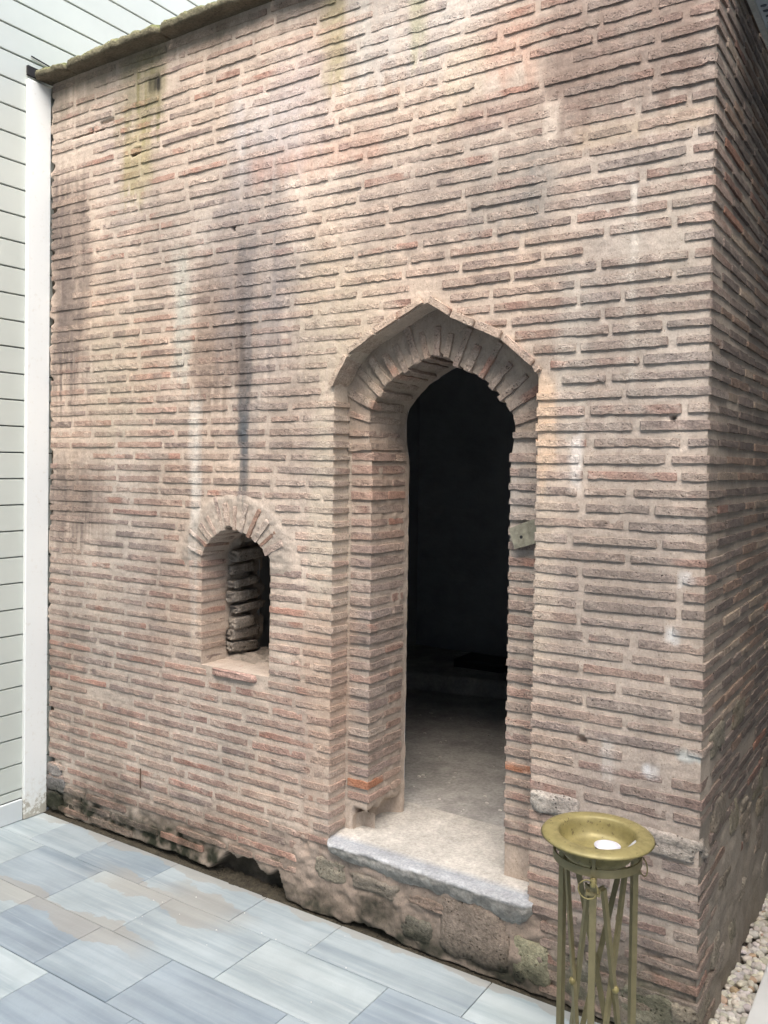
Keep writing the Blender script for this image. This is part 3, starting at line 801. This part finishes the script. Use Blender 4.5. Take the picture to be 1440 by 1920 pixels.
# coping stones with moss along the roof edge
M_COPE = masonry('mossy_stone', .3, .008, 80, pits=.6)
g = np.random.default_rng(51); x = -3.975
for k, L in enumerate((.235, .68, .62, .75, .58, .66)):
    nx_, m = 44, 0
    xs = np.linspace(x, min(x+L-.008, XR+.04), nx_); out = -.092+.012*fbm(xs*5, xs*0, 3, 111)+.006*fbm(xs*22, xs*0, 3, 112)
    top = ZT+.056+.009*fbm(xs*6, xs*0, 3, 113)+.008*fbm(xs*30, xs*0, 3, 114)
    e = np.minimum(sst(xs[0]-.001, xs[0]+.03, xs), sst(-xs[-1]-.001, -xs[-1]+.03, -xs)); out = out*(.80+.2*e); top = top-.012*(1-e)
    rows, cols = [], []
    def row(yv, zv, c, amp=.006):
        rows.append(np.column_stack([xs, yv+amp*fbm(xs*30, zv*60+yv*60, 3, 115), zv+amp*fbm(xs*30, zv*60+yv*60+9, 3, 116)])); cols.append(np.repeat(np.array(c)[None], nx_, 0)*(1+.35*fbm(xs*9, zv*30+yv*30, 4, 117))[:, None])
    row(.30+0*xs, top, (.20, .20, .11), .010); row(.10+0*xs, top+.004, (.21, .22, .09), .014); row(out*.4, top-.002, (.19, .205, .08), .014); row(out*.75, top-.010, (.20, .215, .09), .010); row(out+.008, top-.020, (.215, .215, .11), .007)
    row(out, top-.026, (.25, .23, .15), .004); row(out-.002, (top*.4+ZT*.6), (.24, .215, .16), .005); row(out, ZT+.004+0*xs, (.22, .185, .145), .003); row(out+.006, ZT-.003+0*xs, (.19, .15, .12), .001); row(out*.5, ZT-.003+0*xs, (.20, .15, .12), .001); row(.02+0*xs, ZT-.002+0*xs, (.17, .14, .11), .001)
    cols = [c_*np.array([.66, .70, .60]) for c_ in cols]
    V = np.stack(rows, 1).reshape(-1, 3); nr_ = len(rows); C = np.stack(cols, 1).reshape(-1, 3)
    F = grid_faces(nx_, nr_).tolist()+[list(range(nr_))[::1], list(range((nx_-1)*nr_, nx_*nr_))[::-1]]
    mesh_obj('coping_stone', V, F, M_COPE, BLD, C, smooth=True)
    x += L
V, F = box(XL, XR, .02, YS, ZT-.012, ZT-.004)
mesh_obj('rear_wall', *box(XL, XR+.001, YS-.001, YS+.15, 0, ZT-.013), M_PLASTER, BLD, np.repeat([[.3, .26, .22]], 8, 0))
V, F = box(XL, XR, .02, YS, ZT-.012, ZT-.004)
mesh_obj('roof', V, F, plain('roof_screed', (.3, .28, .24), .9), BLD)

# dark room behind the doorway
M_ROOM = plain('sooty_plaster', (.33, .345, .36), .95, vary=.14, scale=5, bump=.01)
RX0, RX1, RY1, RZ1 = -3.55, -.95, 3.1, 3.1
def quad(name, pts, mat, parent): return mesh_obj(name, pts, [(0, 1, 2, 3)], mat, parent)
ROOM = mesh_obj('inner_room', *box(RX0-.02, RX0, DEP2, RY1, ZTHR-.05, RZ1), M_ROOM, BLD)
for a in ((RX1, RX1+.02, DEP2, RY1, ZTHR-.05, RZ1), (RX0-.02, RX1+.02, RY1, RY1+.02, ZTHR-.05, RZ1), (RX0-.02, RX1+.02, DEP2, RY1+.02, RZ1, RZ1+.02)):
    mesh_obj('inner_wall' if a[4] < RZ1 else 'inner_ceiling', *box(*a), M_ROOM, BLD)
P, F = hole_grid(RX0-.02, RX1+.02, ZTHR-.05, RZ1, .03, [OUT_I, OUT_W])
P, F = compact(P, F)
mesh_obj('inner_wall', np.column_stack([P[:, 0], np.full(len(P), .40), P[:, 1]]), F[:, ::-1], M_ROOM, BLD)
nu, nv = 90, 90
xs = np.linspace(RX0, RX1, nu); ys = np.linspace(.40, RY1, nv); X, Y = np.meshgrid(xs, ys, indexing='ij'); x, y = X.ravel(), Y.ravel()
z = ZTHR-.004+.006*fbm(x*4, y*4, 3, 121)+.10*sst(2.30, 2.33, y-.25*(x+2.8))
C = np.repeat([[.36, .35, .33]], len(x), 0)*(1+.30*fbm(x*5, y*5, 4, 122)+.2*fbm(x*20, y*20, 3, 123))[:, None]
mesh_obj('inner_floor', np.column_stack([x, y, z]), grid_faces(nu, nv), M_PLASTER, BLD, C, smooth=True)

# ------------------------------------------------------------------ paving
def marble():
    m, nt, b = newmat('streaked_marble')
    g_ = N(nt, 'ShaderNodeNewGeometry'); oi = N(nt, 'ShaderNodeObjectInfo')
    sep = N(nt, 'ShaderNodeSeparateXYZ'); nt.links.new(g_.outputs['Position'], sep.inputs[0])
    off = N(nt, 'ShaderNodeMath', operation='MULTIPLY'); off.inputs[1].default_value = 37.0; nt.links.new(oi.outputs['Random'], off.inputs[0])
    cb = N(nt, 'ShaderNodeCombineXYZ'); nt.links.new(sep.outputs['X'], cb.inputs[0]); nt.links.new(sep.outputs['Y'], cb.inputs[1]); nt.links.new(off.outputs[0], cb.inputs[2])
    mp = N(nt, 'ShaderNodeMapping'); mp.inputs['Scale'].default_value = (.6, 10.0, 1); mp.inputs['Rotation'].default_value = (0, 0, .03); nt.links.new(cb.outputs[0], mp.inputs[0])
    v1 = noise(nt, mp.outputs[0], 1.3, 7, .58); v2 = noise(nt, mp.outputs[0], 4.0, 5, .55); v3 = noise(nt, cb.outputs[0], 3.2, 5, .6)
    c = mul(nt, (.44, .495, .52), (.25, .305, .345), ramp(nt, v1, [(.40, 0.0), (.72, 1.0)]), 'MIX')
    c = mul(nt, c, (.56, .595, .615), ramp(nt, v2, [(.58, 0.0), (.72, .55)]), 'MIX')
    tone = ramp(nt, oi.outputs['Random'], [(0.0, (.66, .71, .79)), (.25, (1.0, 1.02, 1.02)), (.55, (.80, .84, .90)), (.8, (1.05, 1.06, 1.05)), (1.0, (1.22, 1.23, 1.20))])
    c = mul(nt, mul(nt, c, tone), (.84, .845, .835))
    c = mul(nt, c, ramp(nt, v3, [(.3, .84), (.7, 1.06)]))
    # brown water stains that creep out of the joints
    pos = g_.outputs['Position']
    ns = ramp(nt, noise(nt, pos, 3.4, 7, .60), [(.30, 0.0), (.70, 1.0)])
    def band(y0, w):
        a = N(nt, 'ShaderNodeMath', operation='ADD'); nt.links.new(sep.outputs['Y'], a.inputs[0]); a.inputs[1].default_value = -y0
        q = N(nt, 'ShaderNodeMath', operation='ABSOLUTE'); nt.links.new(a.outputs[0], q.inputs[0])
        r = N(nt, 'ShaderNodeMath', operation='MULTIPLY_ADD'); nt.links.new(q.outputs[0], r.inputs[0]); r.inputs[1].default_value = -1/w; r.inputs[2].default_value = 1.0
        return r.outputs[0]
    def xwin(x0, x1, s):
        r1 = N(nt, 'ShaderNodeMapRange', interpolation_type='SMOOTHSTEP'); nt.links.new(sep.outputs['X'], r1.inputs[0]); r1.inputs[1].default_value = x0-s; r1.inputs[2].default_value = x0+s
        r2 = N(nt, 'ShaderNodeMapRange', interpolation_type='SMOOTHSTEP'); nt.links.new(sep.outputs['X'], r2.inputs[0]); r2.inputs[1].default_value = x1+s; r2.inputs[2].default_value = x1-s
        k = N(nt, 'ShaderNodeMath', operation='MULTIPLY'); nt.links.new(r1.outputs[0], k.inputs[0]); nt.links.new(r2.outputs[0], k.inputs[1]); return k.outputs[0]
    tot = None
    for y0, w, x0, x1 in ((-.27, .12, -3.15, -2.40), (-.59, .11, -3.7, -2.55), (-.0, .10, -3.9, -.6), (-.20, .13, -2.80, -2.38)):
        t = N(nt, 'ShaderNodeMath', operation='ADD'); nt.links.new(band(y0, w), t.inputs[0]); nt.links.new(ns, t.inputs[1])
        u = N(nt, 'ShaderNodeMath', operation='MULTIPLY'); nt.links.new(ramp(nt, t.outputs[0], [(.95, 0.0), (.985, .75), (1.15, 1.0)]), u.inputs[0]); nt.links.new(xwin(x0, x1, .15), u.inputs[1])
        if tot is None: tot = u.outputs[0]
        else:
            k = N(nt, 'ShaderNodeMath', operation='MAXIMUM'); nt.links.new(tot, k.inputs[0]); nt.links.new(u.outputs[0], k.inputs[1]); tot = k.outputs[0]
    f = N(nt, 'ShaderNodeMath', operation='MULTIPLY'); nt.links.new(tot, f.inputs[0]); f.inputs[1].default_value = .58
    c = mul(nt, c, (.30, .28, .24), f.outputs[0], 'MIX')
    nt.links.new(c, b.inputs['Base Color'])
    b.inputs['Roughness'].default_value = .42; b.inputs['Specular IOR Level'].default_value = .4
    bp = N(nt, 'ShaderNodeBump'); bp.inputs['Distance'].default_value = .0012; nt.links.new(noise(nt, pos, 60, 3), bp.inputs['Height']); nt.links.new(bp.outputs['Normal'], b.inputs['Normal'])
    return m
M_MARBLE = marble()
M_JOINT = plain('grimy_joint', (.17, .155, .13), .95, vary=.3, scale=20)
GROUND = mesh_obj('courtyard_paving', [(-25, -25, -.022), (25, -25, -.022), (25, 25, -.022), (-25, 25, -.022)], [(0, 1, 2, 3)], M_JOINT)
tag(GROUND, kind='structure')
rows_y = [-.012, -.25, -.567, -.877]+[-.877-.313*k for k in range(1, 8)]
given = {0: [-3.985, -3.748, -3.391, -2.951, -2.407, -2.008, -1.336, -.80, -.30, .25, .8], 1: [-3.985, -3.62, -3.178, -2.73, -2.179, -1.63, -1.08, -.55, 0, .55, .8],
         2: [-3.985, -3.66, -3.22, -2.794, -2.388, -1.83, -1.30, -.75, -.2, .4, .8], 3: [-3.985, -3.55, -3.10, -2.70, -2.238, -1.70, -1.15, -.6, -.1, .45, .8]}
g = np.random.default_rng(61)
for k in range(len(rows_y)-1):
    xs = given.get(k)
    if xs is None:
        xs = [-3.985]; 
        while xs[-1] < .7: xs.append(xs[-1]+g.uniform(.40, .58))
    for a, b in zip(xs[:-1], xs[1:]):
        V, F = bevel_box(a+.0014, b-.0014, rows_y[k+1]+.0014, rows_y[k]-.0014, -.02, g.uniform(-.0008, .0008), .0016)
        mesh_obj('marble_slab', V, F, M_MARBLE, GROUND)

# dirt and grit packed where the wall meets the slabs
nx = 420; xs = np.linspace(-3.97, -.66, nx); rows = []
w = .022+.020*fbm(xs*5, xs*0, 3, 131)+.012*fbm(xs*26, xs*0, 3, 132)
for t in np.linspace(0, 1, 7):
    rows.append(np.column_stack([xs, .06-(.06+np.maximum(w, .004))*t, .002+.016*(1-t)**1.3*(1+.7*fbm(xs*40, t*9+0*xs, 3, 133))+.003*fbm(xs*120, t*40+0*xs, 2, 134)*(1-t)-.004*t]))
V = np.stack(rows, 1).reshape(-1, 3)
C = np.repeat([[.055, .048, .034]], len(V), 0)*(1+.5*fbm(V[:, 0]*30, V[:, 1]*60, 3, 135))[:, None]
DIRT = mesh_obj('dirt', V, grid_faces(nx, 7)[:, ::-1], M_STONE, None, C, smooth=True)
tag(DIRT, 'dark damp dirt packed along the foot of the brick wall', 'dirt', kind='stuff')

# ------------------------------------------------------------------ alley strip: pebbles, kerb, canopy; unseen walls added for their shade
KERB = mesh_obj('kerb', *bevel_box(-.520, -.30, .02, 4.0, -.02, .035, .004), plain('kerb_marble', (.66, .68, .67), .5, vary=.06, scale=5))
tag(KERB, kind='structure')
g = np.random.default_rng(71); parts = []
for k in range(760):
    y = g.uniform(-.01, 3.0)**1.0 if k > 260 else g.uniform(0.0, 1.3)
    x = g.uniform(-.625, -.525); r = g.uniform(.012, .022)
    v, f = lump((0, 0, 0), (r*2, r*g.uniform(1.2, 1.8), r*g.uniform(.9, 1.4)), 500+k % 40, .16, 2.2, 3, 1.3)
    a = g.uniform(0, 6.28); R = np.array([[math.cos(a), -math.sin(a), 0], [math.sin(a), math.cos(a), 0], [0, 0, 1]])
    tl = g.uniform(-.6, .6); R = R@np.array([[1, 0, 0], [0, math.cos(tl), -math.sin(tl)], [0, math.sin(tl), math.cos(tl)]])
    v = v@R.T+np.array([x, y, -.014+g.uniform(0, .026)])
    cc = np.array([.62, .61, .575])*g.uniform(.72, 1.18)*np.array([1, g.uniform(.93, 1.02), g.uniform(.85, 1.03)])
    if g.random() < .08: cc = cc*np.array([.78, .62, .50])
    parts.append((v, f, np.repeat(cc[None], len(v), 0)))
V, F = join([(v, f) for v, f, c in parts])
PEB = mesh_obj('pebbles', V, F, masonry('pebble', .12, .002, 60), None, np.vstack([c for v, f, c in parts]), smooth=True)
tag(PEB, 'pale rounded pebbles filling the strip beside the side wall', 'pebbles', kind='stuff')

CAN = empty('alley_canopy', (0, .2, 3.5))
tag(CAN, 'flat blue-grey canopy panel over the alley beside the brick side wall', 'canopy')
mesh_obj('panel', *box(-.60, .59, .20, 5.0, 3.515, 3.56), plain('canopy_sheet', (.55, .60, .63), .45, vary=.05, scale=3), CAN)
mesh_obj('edge_strip', *box(-.618, -.598, .20, 5.0, 3.50, 3.525), plain('sealant', (.55, .56, .52), .7, vary=.15, scale=40), CAN)
g = np.random.default_rng(72)
for k in range(26):  # dark lumps stand in for shadows and reflections along the panel edge
    y = .25+k*.045+g.uniform(-.01, .01); v, f = lump((-.578+g.uniform(-.008, .01), y, 3.513), (.022, .012, .008), 700+k, .3, 2.2, 3)
    mesh_obj('shade_mark', v, f, bpy.data.materials.get('shade_mark_dark') or plain('shade_mark_dark', (.12, .14, .17), .6), CAN)
OPP = mesh_obj('shade_wall_back', *box(-9, 4, -5.2, -5.0, 0, 7.4), plain('shade_wall_back_render', (.42, .41, .39), .9, vary=.1, scale=2))  # added unseen wall: blocks low light so the courtyard darkens downwards
tag(OPP, 'plain unseen wall added behind the viewer to shade the lower courtyard', 'wall')
NB = mesh_obj('shade_wall_alley', *box(.60, .80, -1.2, 6.0, 0, 6.5), plain('shade_wall_alley_render', (.46, .45, .43), .9, vary=.15, scale=3))  # added unseen wall: keeps light off the brick side wall
tag(NB, 'plain unseen wall added across the alley to shade the brick side wall', 'wall')

# ------------------------------------------------------------------ clad wall on the left
CLAD = empty('clad_wall', (-4.0, -3, 0))
tag(CLAD, 'pale grey-green wall of horizontal boards with white corner trim beside the bricks', 'wall')
M_BOARD = plain('painted_board', (.495, .53, .485), .5, vary=.05, scale=2.2)
M_TRIM = plain('white_trim', (.78, .81, .80), .45, vary=.03, scale=6)
mesh_obj('backing', *box(-4.06, -4.012, -6, 4, 0, 7.0), plain('cladding_gap', (.06, .065, .06), .9), CLAD)
z = .159-.1345
shared = None
while z < 6.8:
    z0, z1 = z+.0028, z+.1345-.0028
    if z < .1: z0 = .112
    # board face leans a touch, with a rounded lower lip
    prof = [(-4.012, z0), (-3.992, z0), (-3.9885, z0+.003), (-3.9905, z1-.004), (-3.994, z1), (-4.012, z1)]
    V = [(px, y, pz) for y in (-6, 4) for px, pz in prof]; n = len(prof)
    F = [(i, i+1, n+i+1, n+i) for i in range(n-1)]+[(n-1, 0, n, 2*n-1), tuple(range(n-1, -1, -1)), tuple(range(n, 2*n))]
    mesh_obj('board', V, [f[::-1] for f in F], M_BOARD, CLAD)
    z += .1345
def trim_mat():
    m, nt, b = newmat('white_trim_dirty')
    g_ = N(nt, 'ShaderNodeNewGeometry'); sep = N(nt, 'ShaderNodeSeparateXYZ'); nt.links.new(g_.outputs['Position'], sep.inputs[0])
    r = N(nt, 'ShaderNodeMapRange'); nt.links.new(sep.outputs['Z'], r.inputs[0]); r.inputs[1].default_value = .22; r.inputs[2].default_value = 0
    n1 = noise(nt, g_.outputs['Position'], 38, 5, .7)
    k = N(nt, 'ShaderNodeMath', operation='MULTIPLY_ADD'); nt.links.new(r.outputs[0], k.inputs[0]); k.inputs[1].default_value = .38; nt.links.new(n1, k.inputs[2])
    c = mul(nt, (.76, .79, .77), (.12, .10, .06), ramp(nt, k.outputs[0], [(.74, 0.0), (.80, 1.0)]), 'MIX')
    c = mul(nt, c, (.60, .58, .50), ramp(nt, k.outputs[0], [(.58, 0.0), (.78, .6)]), 'MIX')
    nt.links.new(c, b.inputs['Base Color']); b.inputs['Roughness'].default_value = .45
    return m
V, F = bevel_box(-3.990, -3.966, -.131, .004, .004, 3.822, .004)
mesh_obj('corner_trim', V, F, trim_mat(), CLAD)
mesh_obj('base_board', *bevel_box(-3.990, -3.974, -6, -.1325, .004, .110, .004), plain('base_board_paint', (.56, .60, .60), .45, vary=.03, scale=5), CLAD)
V, F = join([box(-3.991, -3.975, -.128, -.03, 3.845, 3.893), tube((-3.984, -.03, 3.93), (-3.984, -.10, 3.945), .004, 6)])
mesh_obj('notch_shade', *box(-3.991, -3.975, -.128, -.035, 3.845, 3.893), plain('gap_black', (.012, .012, .013), .9), CLAD)  # black box stands in for the shade in a notch of the boards
mesh_obj('gap_shade', *tube((-3.982, -.105, 3.948), (-3.982, .02, 3.935), .0035, 6), bpy.data.materials['gap_black'], CLAD)  # black rod stands in for the dark gap at a cut panel edge

# ------------------------------------------------------------------ brass brazier
def brass():
    m, nt, b = newmat('painted_brass')
    g_ = N(nt, 'ShaderNodeNewGeometry'); pos = g_.outputs['Position']
    n1 = noise(nt, pos, 26, 5, .65); n2 = noise(nt, pos, 75, 3, .6)
    c = mul(nt, (.29, .25, .105), (.21, .18, .075), ramp(nt, n1, [(.38, 0.0), (.66, 1.0)]), 'MIX')
    c = mul(nt, c, (.07, .05, .025), ramp(nt, n2, [(.63, 0.0), (.70, .85)]), 'MIX')
    nt.links.new(c, b.inputs['Base Color']); b.inputs['Metallic'].default_value = .25
    nt.links.new(ramp(nt, n1, [(.3, .42), (.7, .60)]), b.inputs['Roughness'])
    return m
M_BRASS = brass()
M_LEG = plain('brass_leg', (.205, .18, .095), .55, .3, vary=.12, scale=25)
BX, BY, BZ = -.845, -.336, .784
BRZ = empty('brazier', (BX, BY, 0))
tag(BRZ, 'brass brazier bowl on a tall three-legged stand beside the doorway', 'brazier')
prof = [(.0, -.060), (.07, -.060), (.098, -.056), (.106, -.044), (.110, -.020), (.1125, -.004), (.116, .0005), (.121, .0025), (.146, .002), (.160, -.003), (.165, -.009), (.160, -.011), (.146, -.004), (.126, -.005), (.120, -.012), (.115, -.032), (.109, -.052), (.096, -.068), (.06, -.074), (.0, -.075)]
BOWL = mesh_obj('bowl', *lathe(prof, 64, (BX, BY, BZ)), M_BRASS, BRZ, smooth=True)
band = [(.124, -.078), (.129, -.078), (.129, -.054), (.124, -.054), (.124, -.078)]
mesh_obj('support_ring', *lathe(band, 64, (BX, BY, BZ)), M_LEG, BRZ)
tc = math.atan2(CAM[1]-BY, CAM[0]-BX)
LA = [tc+math.radians(-4+k*120) for k in range(3)]; LR = .122
def flatbar(p, q, w, t, wd):
    """flat bar from p to q, w wide along wd, t thick"""
    p, q = np.array(p, float), np.array(q, float); d = (q-p)/np.linalg.norm(q-p); wd = np.array(wd, float); wd -= d*(wd@d); wd /= np.linalg.norm(wd); n = np.cross(d, wd)
    V = [c+wd*a*w/2+n*b*t/2 for c in (p, q) for a, b in ((-1, -1), (1, -1), (1, 1), (-1, 1))]
    return np.array(V), [(3, 2, 1, 0), (4, 5, 6, 7), (0, 1, 5, 4), (1, 2, 6, 5), (2, 3, 7, 6), (3, 0, 4, 7)]
pt = lambda a, r, z: np.array([BX+r*math.cos(a), BY+r*math.sin(a), z])
for a in LA:
    tg = np.array([-math.sin(a), math.cos(a), 0]); rd = np.array([math.cos(a), math.sin(a), 0])
    lg = mesh_obj('leg', *flatbar(pt(a, LR, .0), pt(a, LR, BZ-.055), .019, .017, tg), M_LEG, BRZ)
    # foot, clamp collar, bracket up to the bowl
    mesh_obj('foot', *flatbar(pt(a, LR, .004), pt(a, LR+.03, .004), .02, .008, tg), M_LEG, lg)
    mesh_obj('collar', *flatbar(pt(a, LR-.012, BZ-.125), pt(a, LR+.012, BZ-.125), .040, .008, tg), M_LEG, lg)
    mesh_obj('bracket', *flatbar(pt(a, LR+.004, BZ-.075), pt(a, LR-.001, BZ-.022), .010, .012, tg), M_LEG, lg)
    mesh_obj('finial', *lathe([(.0, .014), (.006, .012), (.008, .006), (.006, .0), (.0085, -.006), (.006, -.013), (.0, -.015)], 14, pt(a, LR+.017, BZ-.088)), M_BRASS, lg, smooth=True)
    mesh_obj('knob_stem', *tube(pt(a, LR, BZ-.088), pt(a, LR+.015, BZ-.088), .005, 8), M_BRASS, lg)
    ra = a-math.radians(20)
    mesh_obj('ring_handle', *ringtube(pt(a, LR+.020, BZ-.088)+np.array([0, 0, -.020])-tg*.013, rd, .027, .0020), M_BRASS, lg, smooth=True)
for k in range(3):
    a, b = LA[k], LA[(k+1) % 3]; pa, pb = pt(a, LR, 0), pt(b, LR, 0); mid = (pa+pb)/2
    wd = (pb-pa)/np.linalg.norm(pb-pa); nrm = np.cross(wd, (0, 0, 1.0)); zt_, zb_ = BZ-.125, .03; f0, f1 = .20, .80
    A0 = pa*(1-f0)+pb*f0; A1 = pa*(1-f1)+pb*f1
    for P0, P1, s in ((A0, A1, 1), (A1, A0, -1)):
        off = nrm*s*.0058
        mesh_obj('cross_brace', *flatbar(P0+off+(0, 0, zt_), P1+off+(0, 0, zb_), .016, .011, wd), M_LEG, BRZ)
    c = (A0+A1)/2+np.array([0, 0, (zt_+zb_)/2])
    outw = nrm if nrm@(mid-np.array([BX, BY, 0])) > 0 else -nrm
    v, f = lathe([(.0, .012), (.008, .009), (.011, .0), (.008, -.009), (.0, -.012)], 12, c+outw*.010)
    mesh_obj('rivet_boss', v, f, M_BRASS, BRZ, smooth=True)
    mesh_obj('top_rail', *flatbar(pa*(1-.04)+pb*.04+np.array([0, 0, zt_]), pa*.76+pb*.24+np.array([0, 0, zt_]), .012, .006, (0, 0, 1)), M_LEG, BRZ)
    mesh_obj('top_rail', *flatbar(pa*.24+pb*.76+np.array([0, 0, zt_]), pa*.04+pb*.96+np.array([0, 0, zt_]), .012, .006, (0, 0, 1)), M_LEG, BRZ)

# white cup and scraps lying in the bowl
vd = np.array([math.cos(tc), math.sin(tc)]); rd_ = np.array([-vd[1], vd[0]])
cx_, cy_ = BX+rd_[0]*.029+vd[0]*.018, BY+rd_[1]*.029+vd[1]*.018
CUP = mesh_obj('paper_cup', *lathe([(.0, .0), (.033, .0), (.0375, .030), (.0385, .0315), (.0362, .030), (.033, .006), (.0, .004)], 40, (cx_, cy_, BZ-.0598)), plain('white_paper', (.52, .52, .56), .6, vary=.02), None, smooth=True)
tag(CUP, 'small round white cup standing in the brass brazier bowl', 'cup')
sx, sy = BX+rd_[0]*.088+vd[0]*.012, BY+rd_[1]*.088+vd[1]*.012
V = np.array([(0, 0, 0), (.016, .006, .016), (.010, .016, .020), (-.004, .010, .004), (.002, .004, -.002), (.018, .010, .013)])*1.4+np.array([sx, sy, BZ-.040])
FOIL = mesh_obj('foil_scrap', V, [(0, 1, 2, 3), (4, 3, 2, 5), (0, 4, 5, 1), (0, 3, 4), (1, 5, 2)], plain('bright_foil', (.80, .84, .88), .25, .6, vary=.02))
tag(FOIL, 'bright crumpled foil scrap inside the brazier bowl beside the white cup', 'scrap')

# ------------------------------------------------------------------ small things on the wall
def platemat():
    return plain('corroded_plate', (.20, .195, .15), .75, .2, vary=.35, scale=55, bump=.001)
PL = empty('metal_plate', (-1.29, .09, 1.60))
tag(PL, 'small corroded metal plate hanging askew on the right door jamb', 'plate')
q = np.array([(-1.343, 1.640), (-1.195, 1.700), (-1.195, 1.605), (-1.318, 1.566)])
V = [(x, .078, z) for x, z in q]+[(x, .086, z) for x, z in q]
mesh_obj('sheet', V, [(3, 2, 1, 0), (4, 5, 6, 7), (0, 1, 5, 4), (1, 2, 6, 5), (2, 3, 7, 6), (3, 0, 4, 7)], platemat(), PL)
mesh_obj('keyhole', *tube((-1.292, .0785, 1.612), (-1.292, .0765, 1.612), .006, 8), bpy.data.materials['gap_black'], PL)
NAIL = mesh_obj('iron_rod', *tube((-3.217, -.012, .295), (-3.217, -.012, .39), .0035, 8), plain('rusty_iron', (.10, .06, .04), .8))
tag(NAIL, 'short thin rusty rod standing out of the lower left brickwork', 'rod')
V, F = bevel_box(-2.95, -2.55, 2.62, 2.90, .425, .485, .01)
TRAY = mesh_obj('low_box', V, F, plain('black_box', (.02, .02, .022), .6))
tag(TRAY, 'low black box on the raised floor deep inside the doorway', 'box')
# pale grit washed onto the slabs beside the wall
g = np.random.default_rng(82); parts = []
for k in range(16):
    x, y = g.uniform(-2.9, -1.8), -g.uniform(.03, .55); r = g.uniform(.0018, .0035)
    parts.append(lump((x, y, r*.5), (r*2, r*1.6, r*1.3), 850+k % 10, .2, 2.5, 3))
V, F = join(parts)
tag(mesh_obj('grit', V, F, plain('pale_grit', (.62, .62, .60), .9)), 'pale specks of grit scattered on the marble paving', 'grit', kind='stuff')
# crumbs of plaster on the floor inside
g = np.random.default_rng(81); parts = []
for k in range(70):
    x, y = g.uniform(-2.7, -1.4), g.uniform(.55, 1.9); r = g.uniform(.003, .010)
    parts.append(lump((x, y, ZTHR+.001), (r*2, r*1.4, r*.9), 800+k % 20, .2, 2.5, 3))
V, F = join(parts)
tag(mesh_obj('plaster_crumbs', V, F, plain('plaster_crumb', (.6, .58, .54), .9)), 'white plaster crumbs scattered on the floor inside the doorway', 'crumbs', kind='stuff')
